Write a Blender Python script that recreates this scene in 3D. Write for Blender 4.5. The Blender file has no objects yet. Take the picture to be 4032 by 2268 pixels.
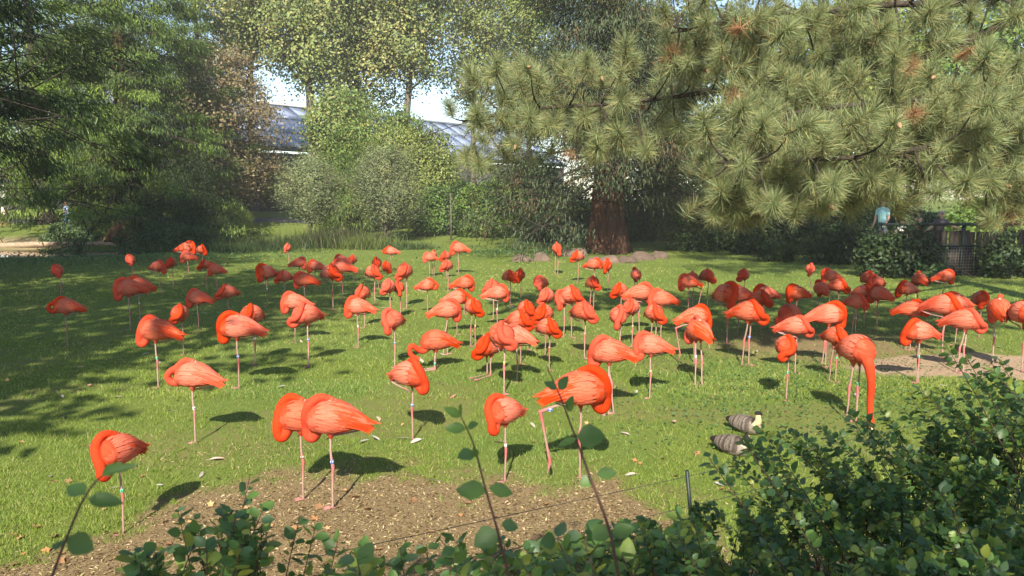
import bpy, bmesh, math
import numpy as np
from mathutils import Vector, Matrix

# ------------------------------------------------------------------ camera, sky, sun, exposure
SC = bpy.context.scene
COL = SC.collection
W0, H0, F0 = 4032.0, 2268.0, 3000.0
CAMZ = 2.55
PITCH = math.atan((H0 / 2 - 780.0) / F0)
CP, SP = math.cos(PITCH), math.sin(PITCH)
cam = bpy.data.cameras.new('camera')
cam.sensor_width = 36.0
cam.lens = 36.0 * F0 / W0
cam.clip_start = 0.05
cam.clip_end = 3000
cam.dof.use_dof = True
cam.dof.focus_distance = 10.5
cam.dof.aperture_fstop = 12
camo = bpy.data.objects.new('camera', cam)
COL.objects.link(camo)
camo.location = (0, 0, CAMZ)
camo.rotation_euler = (math.pi / 2 - PITCH, 0, 0)
SC.camera = camo

SUN_EL = math.radians(38)
SUN_AZ = math.radians(186.5)          # clockwise from +Y: behind the camera, a little to the left
wd = bpy.data.worlds.new('World')
SC.world = wd
wd.use_nodes = True
nt = wd.node_tree
sky = nt.nodes.new('ShaderNodeTexSky')
sky.sky_type = 'NISHITA'
sky.sun_disc = False
sky.sun_elevation = SUN_EL
sky.sun_rotation = SUN_AZ
sky.air_density = 1.0
sky.dust_density = 0.4
sky.ozone_density = 1.0
bg = nt.nodes['Background']
bg.inputs[1].default_value = 0.11
nt.links.new(sky.outputs[0], bg.inputs[0])
sun = bpy.data.lights.new('sun', 'SUN')
sun.energy = 5.0
sun.angle = math.radians(0.5)
sun.color = (1.0, 0.92, 0.79)
suno = bpy.data.objects.new('sun', sun)
COL.objects.link(suno)
sd = Vector((math.sin(SUN_AZ) * math.cos(SUN_EL), math.cos(SUN_AZ) * math.cos(SUN_EL), math.sin(SUN_EL)))
suno.rotation_euler = sd.to_track_quat('Z', 'Y').to_euler()
suno.location = (-6, -20, 30)
vs = SC.view_settings
vs.view_transform = 'Standard'
vs.look = 'None'
vs.exposure = 1.18
vs.gamma = 1.0
SC.render.engine = 'CYCLES'
SC.cycles.use_denoising = True
SC.cycles.max_bounces = 6
SC.cycles.diffuse_bounces = 3
SC.cycles.glossy_bounces = 2
SC.cycles.transmission_bounces = 4
SC.cycles.transparent_max_bounces = 4
SC.cycles.caustics_reflective = False
SC.cycles.caustics_refractive = False

# ------------------------------------------------------------------ helpers
def sstep(a, b, x):
    t = np.clip((np.asarray(x, float) - a) / (b - a), 0, 1)
    return t * t * (3 - 2 * t)

def hashn(x, y, s=0.0):
    v = np.sin(x * 127.1 + y * 311.7 + s * 74.7) * 43758.5453
    return v - np.floor(v)

def vnoise(x, y, s=0.0):
    x = np.asarray(x, float); y = np.asarray(y, float)
    xi, yi = np.floor(x), np.floor(y)
    u, v = x - xi, y - yi
    u = u * u * (3 - 2 * u); v = v * v * (3 - 2 * v)
    a = hashn(xi, yi, s); b = hashn(xi + 1, yi, s); c = hashn(xi, yi + 1, s); d = hashn(xi + 1, yi + 1, s)
    return (a * (1 - u) + b * u) * (1 - v) + (c * (1 - u) + d * u) * v

def terrain(x, y):
    x = np.asarray(x, float); y = np.asarray(y, float)
    z = 1.0 * (1 - sstep(0.9, 4.6, y))                                   # bank the viewer stands on
    left = sstep(-12, -17, x)
    z = z + (1 - left) * np.clip((y - 39) * 0.055, 0, 2.0) + left * np.clip((y - 43.5) * 0.1, 0, 1.5)
    right = sstep(13.0, 16.5, x) * sstep(25.6, 27.0, y)                  # raised visitors' path on the right
    z = z * (1 - right) + right * np.maximum(z, 0.72)
    d = np.sqrt(((x + 25.5) / 8.6) ** 2 + ((y - 37.0) / 3.4) ** 2)
    z = z - 0.45 * (1 - sstep(0.8, 1.05, d))
    z = z + (vnoise(x * .35, y * .35, 3) - .5) * 0.05 * sstep(4, 7, y)
    return z

def P(px, py, Y):
    """world point seen at photo pixel (px, py) at depth Y in front of the camera"""
    u = (px - W0 / 2) / F0; v = (H0 / 2 - py) / F0
    dy = CP + v * SP; dz = -SP + v * CP
    t = Y / dy
    return Vector((u * t, Y, CAMZ + dz * t))

def G(px, py):
    """where the ray through the pixel meets the terrain"""
    Y0, Y1 = 4.0, 140.0
    Y = Y0
    step = 0.2
    while Y < Y1:
        p = P(px, py, Y)
        if p.z <= float(terrain(p.x, p.y)):
            lo, hi = Y - step, Y
            for _ in range(18):
                m = (lo + hi) / 2
                p = P(px, py, m)
                if p.z <= float(terrain(p.x, p.y)): hi = m
                else: lo = m
            p = P(px, py, hi)
            return Vector((p.x, p.y, float(terrain(p.x, p.y))))
        Y += step
    return P(px, py, 80)

def new_mesh(name, V, Fc, mat=None, col=None, smooth=True, extra=None):
    """V (n,3); Fc list of index arrays (m,k) sharing k, or one array"""
    me = bpy.data.meshes.new(name)
    V = np.asarray(V, np.float32)
    fl = Fc if isinstance(Fc, list) else [Fc]
    fl = [np.asarray(f, np.int32) for f in fl if len(f)]
    loops = np.concatenate([f.ravel() for f in fl])
    sizes = np.concatenate([np.full(len(f), f.shape[1], np.int32) for f in fl])
    starts = np.concatenate([[0], np.cumsum(sizes)[:-1]]).astype(np.int32)
    me.vertices.add(len(V)); me.vertices.foreach_set('co', V.ravel())
    me.loops.add(len(loops)); me.loops.foreach_set('vertex_index', loops)
    me.polygons.add(len(sizes)); me.polygons.foreach_set('loop_start', starts)
    me.polygons.foreach_set('loop_total', sizes)
    if smooth:
        me.polygons.foreach_set('use_smooth', np.ones(len(sizes), bool))
    if col is not None:
        set_col(me, col)
    if extra:
        for k, a in extra.items():
            at = me.attributes.new(k, 'FLOAT', 'POINT')
            at.data.foreach_set('value', np.asarray(a, np.float32))
    me.update(calc_edges=True)
    me.validate()
    if mat is not None:
        me.materials.append(mat)
    return me

def set_col(me, col):
    c = np.ones((len(me.vertices), 4), np.float32)
    c[:, :3] = np.asarray(col, np.float32)
    at = me.attributes.get('Col') or me.attributes.new('Col', 'FLOAT_COLOR', 'POINT')
    at.data.foreach_set('color', c.ravel())

def link(name, me, parent=None, loc=None):
    o = bpy.data.objects.new(name, me)
    COL.objects.link(o)
    if parent is not None:
        o.parent = parent
    if loc is not None:
        o.location = loc
    return o

def tag(o, label=None, cat=None, group=None, kind=None):
    if label: o['label'] = label
    if cat: o['category'] = cat
    if group: o['group'] = group
    if kind: o['kind'] = kind
    return o

def empty(name, loc=(0, 0, 0), rz=0.0):
    o = bpy.data.objects.new(name, None)
    o.empty_display_size = 0.2
    COL.objects.link(o)
    o.location = loc
    o.rotation_euler = (0, 0, rz)
    return o

def nrm(a):
    a = np.asarray(a, float)
    return a / np.maximum(np.linalg.norm(a, axis=-1, keepdims=True), 1e-9)

def frames(d, n):
    """columns X,Y,Z: Y along d, Z near n"""
    d = nrm(d)
    x = np.cross(d, n)
    bad = np.linalg.norm(x, axis=-1) < 1e-5
    if bad.any():
        x[bad] = np.cross(d[bad], np.array([0.31, 0.77, 0.55]))
    x = nrm(x)
    z = np.cross(x, d)
    return np.stack([x, d, z], axis=-1)

def scatter(tv, tf, pos, fr, size, col=None, colgrad=None):
    """copies of template (tv, tf) merged: returns V, F, C"""
    tv = np.asarray(tv, float); N, k = len(pos), len(tv)
    size = np.asarray(size, float)
    if size.ndim == 1: size = np.repeat(size[:, None], 3, 1)
    loc = tv[None] * size[:, None, :]
    V = np.einsum('nij,nkj->nki', fr, loc) + np.asarray(pos)[:, None, :]
    Fs = []
    for f in (tf if isinstance(tf, list) else [tf]):
        f = np.asarray(f)
        Fs.append((f[None] + (np.arange(N) * k)[:, None, None]).reshape(-1, f.shape[1]))
    C = None
    if col is not None:
        C = np.repeat(np.asarray(col, float)[:, None, :], k, 1)
        if colgrad is not None:
            C = C * np.asarray(colgrad)[None, :, None]
        C = C.reshape(-1, 3)
    return V.reshape(-1, 3), Fs, C

def catmull(pts, n):
    p = np.asarray(pts, float)
    p = np.vstack([2 * p[0] - p[1], p, 2 * p[-1] - p[-2]])
    m = len(p) - 3
    out = []
    for t in np.linspace(0, m, n):
        i = min(int(t), m - 1); u = t - i
        a, b, c, d = p[i:i + 4]
        out.append(0.5 * (2 * b + (c - a) * u + (2 * a - 5 * b + 4 * c - d) * u * u + (3 * b - a - 3 * c + d) * u ** 3))
    return np.array(out)

def tube(pts, rad, k=8, round_ends=False):
    pts = np.asarray(pts, float); rad = np.asarray(rad, float)
    if round_ends:
        t0 = nrm(pts[0] - pts[1]); t1 = nrm(pts[-1] - pts[-2])
        a = np.array([.97, .8, .5])
        pre = [pts[0] + t0 * rad[0] * s for s in a]
        post = [pts[-1] + t1 * rad[-1] * s for s in a[::-1]]
        rr = [rad[0] * math.sqrt(1 - s * s) for s in a]
        rp = [rad[-1] * math.sqrt(1 - s * s) for s in a[::-1]]
        pts = np.vstack([pre, pts, post]); rad = np.concatenate([rr, rad, rp])
    n = len(pts)
    T = nrm(np.gradient(pts, axis=0))
    ref = np.array([0, 0, 1.0]) if abs(T[0][2]) < .9 else np.array([1.0, 0, 0])
    x = nrm(np.cross(T[0], ref)); V = []
    for i in range(n):
        x = x - T[i] * np.dot(x, T[i]); x = nrm(x)
        y = np.cross(T[i], x)
        ang = np.arange(k) * 2 * math.pi / k
        V.append(pts[i] + rad[i] * (np.cos(ang)[:, None] * x + np.sin(ang)[:, None] * y))
    V = np.vstack(V + [pts[:1], pts[-1:]])
    i = np.arange(n - 1)[:, None] * k; j = np.arange(k)[None]
    q = np.stack([i + j, i + (j + 1) % k, i + k + (j + 1) % k, i + k + j], -1).reshape(-1, 4)
    j = np.arange(k)
    cap0 = np.stack([(j + 1) % k, j, np.full(k, n * k)], -1)
    b = (n - 1) * k
    cap1 = np.stack([b + j, b + (j + 1) % k, np.full(k, n * k + 1)], -1)
    return V, [q, np.vstack([cap0, cap1])]

class Acc:
    """collects pieces of one mesh"""
    def __init__(s): s.V = []; s.F = {}; s.C = []; s.n = 0
    def add(s, V, Fs, C=None):
        V = np.asarray(V, float)
        for f in (Fs if isinstance(Fs, list) else [Fs]):
            f = np.asarray(f)
            if len(f): s.F.setdefault(f.shape[1], []).append(f + s.n)
        s.V.append(V); s.n += len(V)
        if C is None: C = (0.5, 0.5, 0.5)
        C = np.asarray(C, float)
        if C.ndim == 1: C = np.repeat(C[None], len(V), 0)
        s.C.append(C)
    def box(s, c, half, C=None, R=None):
        v = np.array([[x, y, z] for x in (-1, 1) for y in (-1, 1) for z in (-1, 1)], float) * np.asarray(half)
        if R is not None: v = v @ np.asarray(R).T
        f = np.array([[0, 1, 3, 2], [4, 6, 7, 5], [0, 4, 5, 1], [2, 3, 7, 6], [0, 2, 6, 4], [1, 5, 7, 3]])
        s.add(v + np.asarray(c), f, C)
    def mesh(s, name, mat, smooth=True):
        return new_mesh(name, np.vstack(s.V), [np.vstack(f) for f in s.F.values()], mat, np.vstack(s.C), smooth)

def remesh(V, Fs, voxel, smooth=4):
    me = new_mesh('tmp', V, Fs, None, None, True)
    o = link('tmp', me)
    m = o.modifiers.new('r', 'REMESH'); m.mode = 'VOXEL'; m.voxel_size = voxel; m.use_smooth_shade = True
    if smooth:
        sm = o.modifiers.new('s', 'SMOOTH'); sm.factor = 0.5; sm.iterations = smooth
    dg = bpy.context.evaluated_depsgraph_get(); dg.update()
    out = bpy.data.meshes.new_from_object(o.evaluated_get(dg))
    bpy.data.objects.remove(o); bpy.data.meshes.remove(me)
    return out

def mesh_arrays(me):
    V = np.empty(len(me.vertices) * 3, np.float32); me.vertices.foreach_get('co', V)
    lp = np.empty(len(me.loops), np.int32); me.loops.foreach_get('vertex_index', lp)
    ls = np.empty(len(me.polygons), np.int32); me.polygons.foreach_get('loop_total', ls)
    st = np.empty(len(me.polygons), np.int32); me.polygons.foreach_get('loop_start', st)
    out = []
    for k in (3, 4):
        s = st[ls == k]
        if len(s): out.append(lp[s[:, None] + np.arange(k)])
    return V.reshape(-1, 3).astype(float), out

# ------------------------------------------------------------------ materials
def nodes(name):
    m = bpy.data.materials.new(name); m.use_nodes = True
    return m, m.node_tree, m.node_tree.nodes['Principled BSDF']

def mat_foliage(name, rough=0.5, trans=0.3, spec=0.35):
    m, t, b = nodes(name)
    a = t.nodes.new('ShaderNodeAttribute'); a.attribute_name = 'Col'
    t.links.new(a.outputs['Color'], b.inputs['Base Color'])
    b.inputs['Roughness'].default_value = rough
    b.inputs['Specular IOR Level'].default_value = spec
    tr = t.nodes.new('ShaderNodeBsdfTranslucent')
    hs = t.nodes.new('ShaderNodeHueSaturation'); hs.inputs['Hue'].default_value = 0.485; hs.inputs['Value'].default_value = 1.5
    t.links.new(a.outputs['Color'], hs.inputs['Color']); t.links.new(hs.outputs[0], tr.inputs[0])
    mx = t.nodes.new('ShaderNodeMixShader'); mx.inputs[0].default_value = trans
    t.links.new(b.outputs[0], mx.inputs[1]); t.links.new(tr.outputs[0], mx.inputs[2])
    t.links.new(mx.outputs[0], t.nodes['Material Output'].inputs[0])
    return m

def mat_vcol(name, rough=0.6, spec=0.3, nscale=0, namount=0.2, bump=0.0, bscale=60, metallic=0.0, tint=False):
    m, t, b = nodes(name)
    a = t.nodes.new('ShaderNodeAttribute'); a.attribute_name = 'Col'
    src = a.outputs['Color']
    tc = t.nodes.new('ShaderNodeTexCoord')
    if nscale:
        nz = t.nodes.new('ShaderNodeTexNoise'); nz.inputs['Scale'].default_value = nscale; nz.inputs['Detail'].default_value = 6
        t.links.new(tc.outputs['Object'], nz.inputs['Vector'])
        mr = t.nodes.new('ShaderNodeMapRange'); mr.inputs[1].default_value = .3; mr.inputs[2].default_value = .7
        mr.inputs[3].default_value = 1 - namount; mr.inputs[4].default_value = 1 + namount
        t.links.new(nz.outputs[0], mr.inputs[0])
        mx = t.nodes.new('ShaderNodeVectorMath'); mx.operation = 'SCALE'
        t.links.new(src, mx.inputs[0]); t.links.new(mr.outputs[0], mx.inputs['Scale'])
        src = mx.outputs[0]
    if tint:
        oi = t.nodes.new('ShaderNodeObjectInfo'); hs = t.nodes.new('ShaderNodeHueSaturation')
        for out, lo, hi in (('Saturation', .96, 1.05), ('Value', .9, 1.12)):
            q = t.nodes.new('ShaderNodeMapRange'); q.inputs[3].default_value = lo if out == 'Value' else hi; q.inputs[4].default_value = hi if out == 'Value' else lo
            t.links.new(oi.outputs['Random'], q.inputs[0]); t.links.new(q.outputs[0], hs.inputs[out])
        t.links.new(src, hs.inputs['Color']); src = hs.outputs[0]
    t.links.new(src, b.inputs['Base Color'])
    b.inputs['Roughness'].default_value = rough
    b.inputs['Specular IOR Level'].default_value = spec
    b.inputs['Metallic'].default_value = metallic
    if bump:
        n2 = t.nodes.new('ShaderNodeTexNoise'); n2.inputs['Scale'].default_value = bscale; n2.inputs['Detail'].default_value = 5
        t.links.new(tc.outputs['Object'], n2.inputs['Vector'])
        bp = t.nodes.new('ShaderNodeBump'); bp.inputs['Strength'].default_value = bump; bp.inputs['Distance'].default_value = 0.02
        t.links.new(n2.outputs[0], bp.inputs['Height']); t.links.new(bp.outputs[0], b.inputs['Normal'])
    return m

def mat_bark(name, c1, c2, scale=(6, 6, 1.2), bump=0.9):
    m, t, b = nodes(name)
    tc = t.nodes.new('ShaderNodeTexCoord'); mp = t.nodes.new('ShaderNodeMapping')
    mp.inputs['Scale'].default_value = scale
    t.links.new(tc.outputs['Object'], mp.inputs[0])
    nz = t.nodes.new('ShaderNodeTexNoise'); nz.inputs['Scale'].default_value = 1.5; nz.inputs['Detail'].default_value = 8; nz.inputs['Roughness'].default_value = .65
    t.links.new(mp.outputs[0], nz.inputs[0])
    cr = t.nodes.new('ShaderNodeValToRGB')
    cr.color_ramp.elements[0].position = .35; cr.color_ramp.elements[0].color = (*c1, 1)
    cr.color_ramp.elements[1].position = .65; cr.color_ramp.elements[1].color = (*c2, 1)
    t.links.new(nz.outputs[0], cr.inputs[0]); t.links.new(cr.outputs[0], b.inputs['Base Color'])
    b.inputs['Roughness'].default_value = .9
    b.inputs['Specular IOR Level'].default_value = .15
    bp = t.nodes.new('ShaderNodeBump'); bp.inputs['Strength'].default_value = bump; bp.inputs['Distance'].default_value = .06
    t.links.new(nz.outputs[0], bp.inputs['Height']); t.links.new(bp.outputs[0], b.inputs['Normal'])
    return m

M = {}
M['leaf'] = mat_foliage('leaf', .5, .33, .3)
M['needle'] = mat_foliage('needle', .5, .28, .3)
M['shrubleaf'] = mat_foliage('shrub leaf', .42, .35, .4)
M['grass'] = mat_foliage('grass blade', .55, .35, .25)
M['plumage'] = mat_vcol('plumage', .75, .15, 55, .12, .45, 130, 0, True)
M['feather'] = mat_vcol('feather', .65, .2, 90, .10, .2, 200, 0, True)
M['plain'] = mat_vcol('painted', .55, .3)
M['cloth'] = mat_vcol('cloth', .85, .1, 20, .08)
M['rock'] = mat_vcol('rock', .9, .2, 3, .25, .8, 9)
M['chip'] = mat_vcol('litter', .9, .1)
M['bark_red'] = mat_bark('red fibrous bark', (.035, .016, .01), (.13, .06, .035), (5, 5, .7))
M['bark_grey'] = mat_bark('grey bark', (.05, .042, .032), (.16, .14, .11), (4, 4, 1.5))
M['bark_dark'] = mat_bark('dark bark', (.02, .016, .012), (.075, .06, .045), (7, 7, 2))
M['twig'] = mat_vcol('twig', .7, .25, 40, .25)

def mat_ground():
    m, t, b = nodes('lawn and soil')
    tc = t.nodes.new('ShaderNodeTexCoord')
    def noise(s, d=5, r=.6):
        n = t.nodes.new('ShaderNodeTexNoise'); n.inputs['Scale'].default_value = s; n.inputs['Detail'].default_value = d
        n.inputs['Roughness'].default_value = r
        t.links.new(tc.outputs['Object'], n.inputs[0]); return n.outputs[0]
    def ramp(src, stops):
        r = t.nodes.new('ShaderNodeValToRGB'); e = r.color_ramp.elements
        e[0].position, e[0].color = stops[0][0], (*stops[0][1], 1)
        e[1].position, e[1].color = stops[-1][0], (*stops[-1][1], 1)
        for p, c in stops[1:-1]:
            q = e.new(p); q.color = (*c, 1)
        t.links.new(src, r.inputs[0]); return r.outputs[0]
    g1 = ramp(noise(38, 7, .7), [(.3, (.05, .07, .010)), (.5, (.11, .145, .024)), (.72, (.19, .215, .045))])
    g2 = ramp(noise(.55, 4), [(.35, (.10, .15, .03)), (.65, (.16, .19, .05))])
    mg = t.nodes.new('ShaderNodeMix'); mg.data_type = 'RGBA'; mg.inputs[0].default_value = .4
    t.links.new(g1, mg.inputs[6]); t.links.new(g2, mg.inputs[7])
    s1 = ramp(noise(60, 8, .75), [(.3, (.085, .055, .025)), (.5, (.20, .142, .07)), (.72, (.33, .245, .13))])
    at = t.nodes.new('ShaderNodeAttribute'); at.attribute_name = 'soil'
    nz = noise(9, 6, .7)
    ma = t.nodes.new('ShaderNodeMath'); ma.operation = 'MULTIPLY_ADD'; ma.inputs[1].default_value = .9; ma.inputs[2].default_value = -.45
    t.links.new(nz, ma.inputs[0])
    ad = t.nodes.new('ShaderNodeMath'); ad.operation = 'ADD'
    t.links.new(at.outputs['Fac'], ad.inputs[0]); t.links.new(ma.outputs[0], ad.inputs[1])
    mr = t.nodes.new('ShaderNodeMapRange'); mr.inputs[1].default_value = .28; mr.inputs[2].default_value = .78
    t.links.new(ad.outputs[0], mr.inputs[0])
    mx = t.nodes.new('ShaderNodeMix'); mx.data_type = 'RGBA'
    t.links.new(mr.outputs[0], mx.inputs[0]); t.links.new(mg.outputs[2], mx.inputs[6]); t.links.new(s1, mx.inputs[7])
    a2 = t.nodes.new('ShaderNodeAttribute'); a2.attribute_name = 'sand'
    m2 = t.nodes.new('ShaderNodeMix'); m2.data_type = 'RGBA'
    s2 = ramp(noise(14, 7, .7), [(.3, (.25, .17, .105)), (.7, (.40, .29, .19))])
    t.links.new(a2.outputs['Fac'], m2.inputs[0]); t.links.new(mx.outputs[2], m2.inputs[6]); t.links.new(s2, m2.inputs[7])
    t.links.new(m2.outputs[2], b.inputs['Base Color'])
    b.inputs['Roughness'].default_value = .9; b.inputs['Specular IOR Level'].default_value = .12
    bp = t.nodes.new('ShaderNodeBump'); bp.inputs['Strength'].default_value = .6; bp.inputs['Distance'].default_value = .03
    t.links.new(noise(45, 6, .7), bp.inputs['Height']); t.links.new(bp.outputs[0], b.inputs['Normal'])
    return m
M['ground'] = mat_ground()

def mat_simple(name, c, rough=.5, metallic=0, spec=.5, nscale=0, c2=None, bump=0):
    m, t, b = nodes(name)
    b.inputs['Base Color'].default_value = (*c, 1)
    b.inputs['Roughness'].default_value = rough; b.inputs['Metallic'].default_value = metallic
    b.inputs['Specular IOR Level'].default_value = spec
    if nscale:
        tc = t.nodes.new('ShaderNodeTexCoord')
        nz = t.nodes.new('ShaderNodeTexNoise'); nz.inputs['Scale'].default_value = nscale; nz.inputs['Detail'].default_value = 6
        t.links.new(tc.outputs['Object'], nz.inputs[0])
        cr = t.nodes.new('ShaderNodeValToRGB'); e = cr.color_ramp.elements
        e[0].position, e[0].color = .35, (*c, 1); e[1].position, e[1].color = .68, (*(c2 or c), 1)
        t.links.new(nz.outputs[0], cr.inputs[0]); t.links.new(cr.outputs[0], b.inputs['Base Color'])
        if bump:
            bp = t.nodes.new('ShaderNodeBump'); bp.inputs['Strength'].default_value = bump; bp.inputs['Distance'].default_value = .02
            t.links.new(nz.outputs[0], bp.inputs['Height']); t.links.new(bp.outputs[0], b.inputs['Normal'])
    return m
M['water'] = mat_simple('pond water', (.012, .014, .008), .04, 0, .5, 1.2, (.012, .016, .009), .05)
M['glassroof'] = mat_simple('roof glazing', (.20, .25, .38), .22, .0, .9, .35, (.27, .31, .42))  # blue of the reflected sky put into the base colours
M['concrete'] = mat_simple('weathered concrete', (.075, .072, .066), .9, 0, .2, 1.6, (.15, .145, .135), .3)
M['whitemetal'] = mat_simple('white painted metal', (.62, .62, .60), .5, 0, .4, 3, (.7, .7, .68))
M['darkmetal'] = mat_simple('dark green metal', (.012, .02, .016), .5, .2, .4, 8, (.02, .03, .024))
M['wire'] = mat_simple('fence wire', (.05, .048, .04), .6, .5, .4, 30, (.09, .08, .07))
M['mesh'] = mat_simple('galvanised wire mesh', (.25, .25, .24), .5, .6, .4, 20, (.33, .33, .32))

# ------------------------------------------------------------------ ground, water, grass
_edge = [G(px, py) for px, py in ((-400, 2230), (0, 2170), (300, 2090), (450, 2040), (780, 1930), (1095, 1852), (1400, 1815), (1565, 1812), (1720, 1850),
                                  (1956, 1858), (2270, 1850), (2500, 1912), (2740, 2035), (3100, 2200))]
_ex = np.array([p.x for p in _edge]); _ey = np.array([p.y for p in _edge])
_o = np.argsort(_ex); _ex, _ey = _ex[_o], _ey[_o]

def soil(x, y):
    e = np.interp(x, _ex, _ey) + (vnoise(x * 2.3, y * 2.3, 9) - .5) * .9 + (vnoise(x * 7, y * 7, 4) - .5) * .5
    s = 1 - sstep(-.95, .5, y - e)
    thin = vnoise(x * .8, y * .8, 21)
    s = np.maximum(s, .40 * sstep(.64, .82, thin) * sstep(30, 12, y))                       # worn spots in the lawn
    w = np.exp(-(((x - 5.4) / 3.0) ** 2 + ((y - 13.0) / 1.9) ** 2))                     # trampled ground under the flock
    s = np.maximum(s, .8 * w)
    return np.clip(s, 0, 1)

def sand(x, y):
    d = ((x - 8.6) / 3.6) ** 2 + ((y - 11.45 - (x - 8) * .02) / .95) ** 2 + (vnoise(x * 1.7, y * 1.7, 5) - .5) * .7
    s = 1 - sstep(.72, 1.1, d)
    d2 = ((x + 26) / 6.5) ** 2 + ((y - 42.2) / 2.0) ** 2 + (vnoise(x * .6, y * .6, 6) - .5) * .6
    return np.maximum(s, 1 - sstep(.7, 1.1, d2))

def axis(lo, hi, step, far, g=1.28):
    a = list(np.arange(lo, hi, step)); s = step; v = hi
    while v < far[1]: a.append(v); s *= g; v += s
    b = []; s = step; v = lo - step
    while v > far[0]: b.append(v); s *= g; v -= s
    return np.array(b[::-1] + a)
gx = axis(-9, 10, .09, (-260, 260)); gy = axis(3.5, 16, .09, (-60, 420), 1.12)
X, Y = np.meshgrid(gx, gy)
Z = terrain(X, Y)
V = np.stack([X, Y, Z], -1).reshape(-1, 3)
nx, ny = len(gx), len(gy)
i = np.arange(ny - 1)[:, None] * nx + np.arange(nx - 1)[None]
Fq = np.stack([i, i + 1, i + nx + 1, i + nx], -1).reshape(-1, 4)
me = new_mesh('ground', V, Fq, M['ground'], None, True, {'soil': soil(V[:, 0], V[:, 1]), 'sand': sand(V[:, 0], V[:, 1])})
tag(link('ground', me), kind='structure')

a = np.linspace(0, 2 * math.pi, 48, endpoint=False)
r = 1.12 + .05 * np.sin(a * 3) + .04 * np.sin(a * 7 + 1)
pv = np.vstack([np.stack([-25.5 + 8.6 * r * np.cos(a), 37 + 3.4 * r * np.sin(a), np.full(48, -.14)], -1), [[-25.5, 37, -.14]]])
pf = np.stack([np.arange(48), (np.arange(48) + 1) % 48, np.full(48, 48)], -1)
tag(link('pond_water', new_mesh('pond_water', pv, pf, M['water'])), kind='structure')

# grass: every blade a sliver of its own, all one lawn
rng = np.random.default_rng(7)
def grass_points(n, y0, y1, spread):
    # denser close to the viewer
    u = rng.random(n)
    y = 1 / (1 / y0 + u * (1 / y1 - 1 / y0))
    x = (rng.random(n) * 2 - 1) * (y * .70 + spread)
    return x, y
GV, GF, GC = [], [], []
def lawn(n, y0, y1, per, h0, h1, w, seed):
    r = np.random.default_rng(seed)
    x, y = grass_points(n, y0, y1, .4)
    s = np.clip(soil(x, y) * 1.15, 0, 1); sd = sand(x, y)
    pond = np.sqrt(((x + 25.5) / 8.6) ** 2 + ((y - 37.0) / 3.4) ** 2) < 1.1
    keep = (r.random(n) > s) & (sd < .45) & ~pond
    x, y = x[keep], y[keep]; n = len(x)
    x = np.repeat(x, per) + r.normal(0, .022, n * per); y = np.repeat(y, per) + r.normal(0, .022, n * per)
    N = n * per
    lump = vnoise(x * 3.1, y * 3.1, 2); tone = vnoise(x * .7, y * .7, 12); clov = sstep(.5, .75, vnoise(x * .9 + 3, y * .9, 31))
    h = (h0 + (h1 - h0) * r.random(N)) * (.55 + .8 * lump)
    ang = r.random(N) * 2 * math.pi; lean = r.normal(0, .55, (N, 2))
    base = np.stack([x, y, terrain(x, y) - .004], -1)
    tip = base + np.stack([lean[:, 0] * h, lean[:, 1] * h, h], -1)
    wv = np.stack([np.cos(ang), np.sin(ang), np.zeros(N)], -1) * (w * (.7 + .6 * r.random(N)))[:, None]
    v = np.stack([base - wv, base + wv, tip], 1).reshape(-1, 3)
    f = np.arange(N * 3).reshape(-1, 3)
    c1 = np.array([.11, .185, .025]); c2 = np.array([.26, .325, .06]); c3 = np.array([.44, .39, .16]); c4 = np.array([.145, .24, .06])
    t = (r.random(N) * .7 + tone * .5)[:, None]
    c = c1 * (1 - t) + c2 * t
    c = c * (1 - .5 * clov[:, None]) + c4 * .5 * clov[:, None]
    dry = (r.random(N) < .07 + .1 * (tone > .62))[:, None]
    c = np.where(dry, c3, c)
    GV.append(v); GF.append(f); GC.append(np.repeat(c, 3, 0))
lawn(34000, 4.6, 11.5, 6, .022, .055, .0036, 1)
lawn(26000, 9.5, 22, 5, .025, .06, .0062, 2)
lawn(15000, 19, 52, 4, .03, .075, .012, 3)
off = 0; ff = []
for v, f in zip(GV, GF): ff.append(f + off); off += len(v)
me = new_mesh('grass', np.vstack(GV), np.vstack(ff), M['grass'], np.vstack(GC), False)
tag(link('lawn_grass', me), 'short mown green grass growing over the lawn', 'grass', kind='stuff')

# dry litter on the bare soil
r = np.random.default_rng(11)
n = 60000
x = r.random(n) * 8.6 - 5.4; y = 4.5 + r.random(n) * 3.2
k = (r.random(n) < soil(x, y) ** 1.5) & (np.abs(x) < y * .72)
x, y = x[k], y[k]; n = len(x)
pos = np.stack([x, y, terrain(x, y) + .003 + r.random(n) * .006], -1)
d = np.stack([*(r.normal(0, 1, (2, n))), r.normal(0, .3, n)], -1)
nn = np.stack([r.normal(0, .45, n), r.normal(0, .45, n), np.ones(n)], -1)
chip = np.array([[-.06, -.5, 0], [.16, 0, .10], [.04, .5, .02], [-.13, .05, .09]]); chf = np.array([[0, 1, 2, 3]])
sz = .014 + .03 * r.random(n) ** 2
cs = np.array([[.32, .23, .12], [.14, .09, .042], [.42, .325, .19], [.07, .045, .022], [.26, .22, .085]])
col = cs[r.integers(0, 5, n)] * (.75 + .5 * r.random((n, 1)))
vv, fv, cv = scatter(chip, chf, pos, frames(d, nn), sz, col)
tag(link('leaf_litter', new_mesh('leaf_litter', vv, fv, M['chip'], cv, False)), 'dry brown chips and crumbled leaves over the bare soil', 'litter', kind='stuff')

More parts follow.
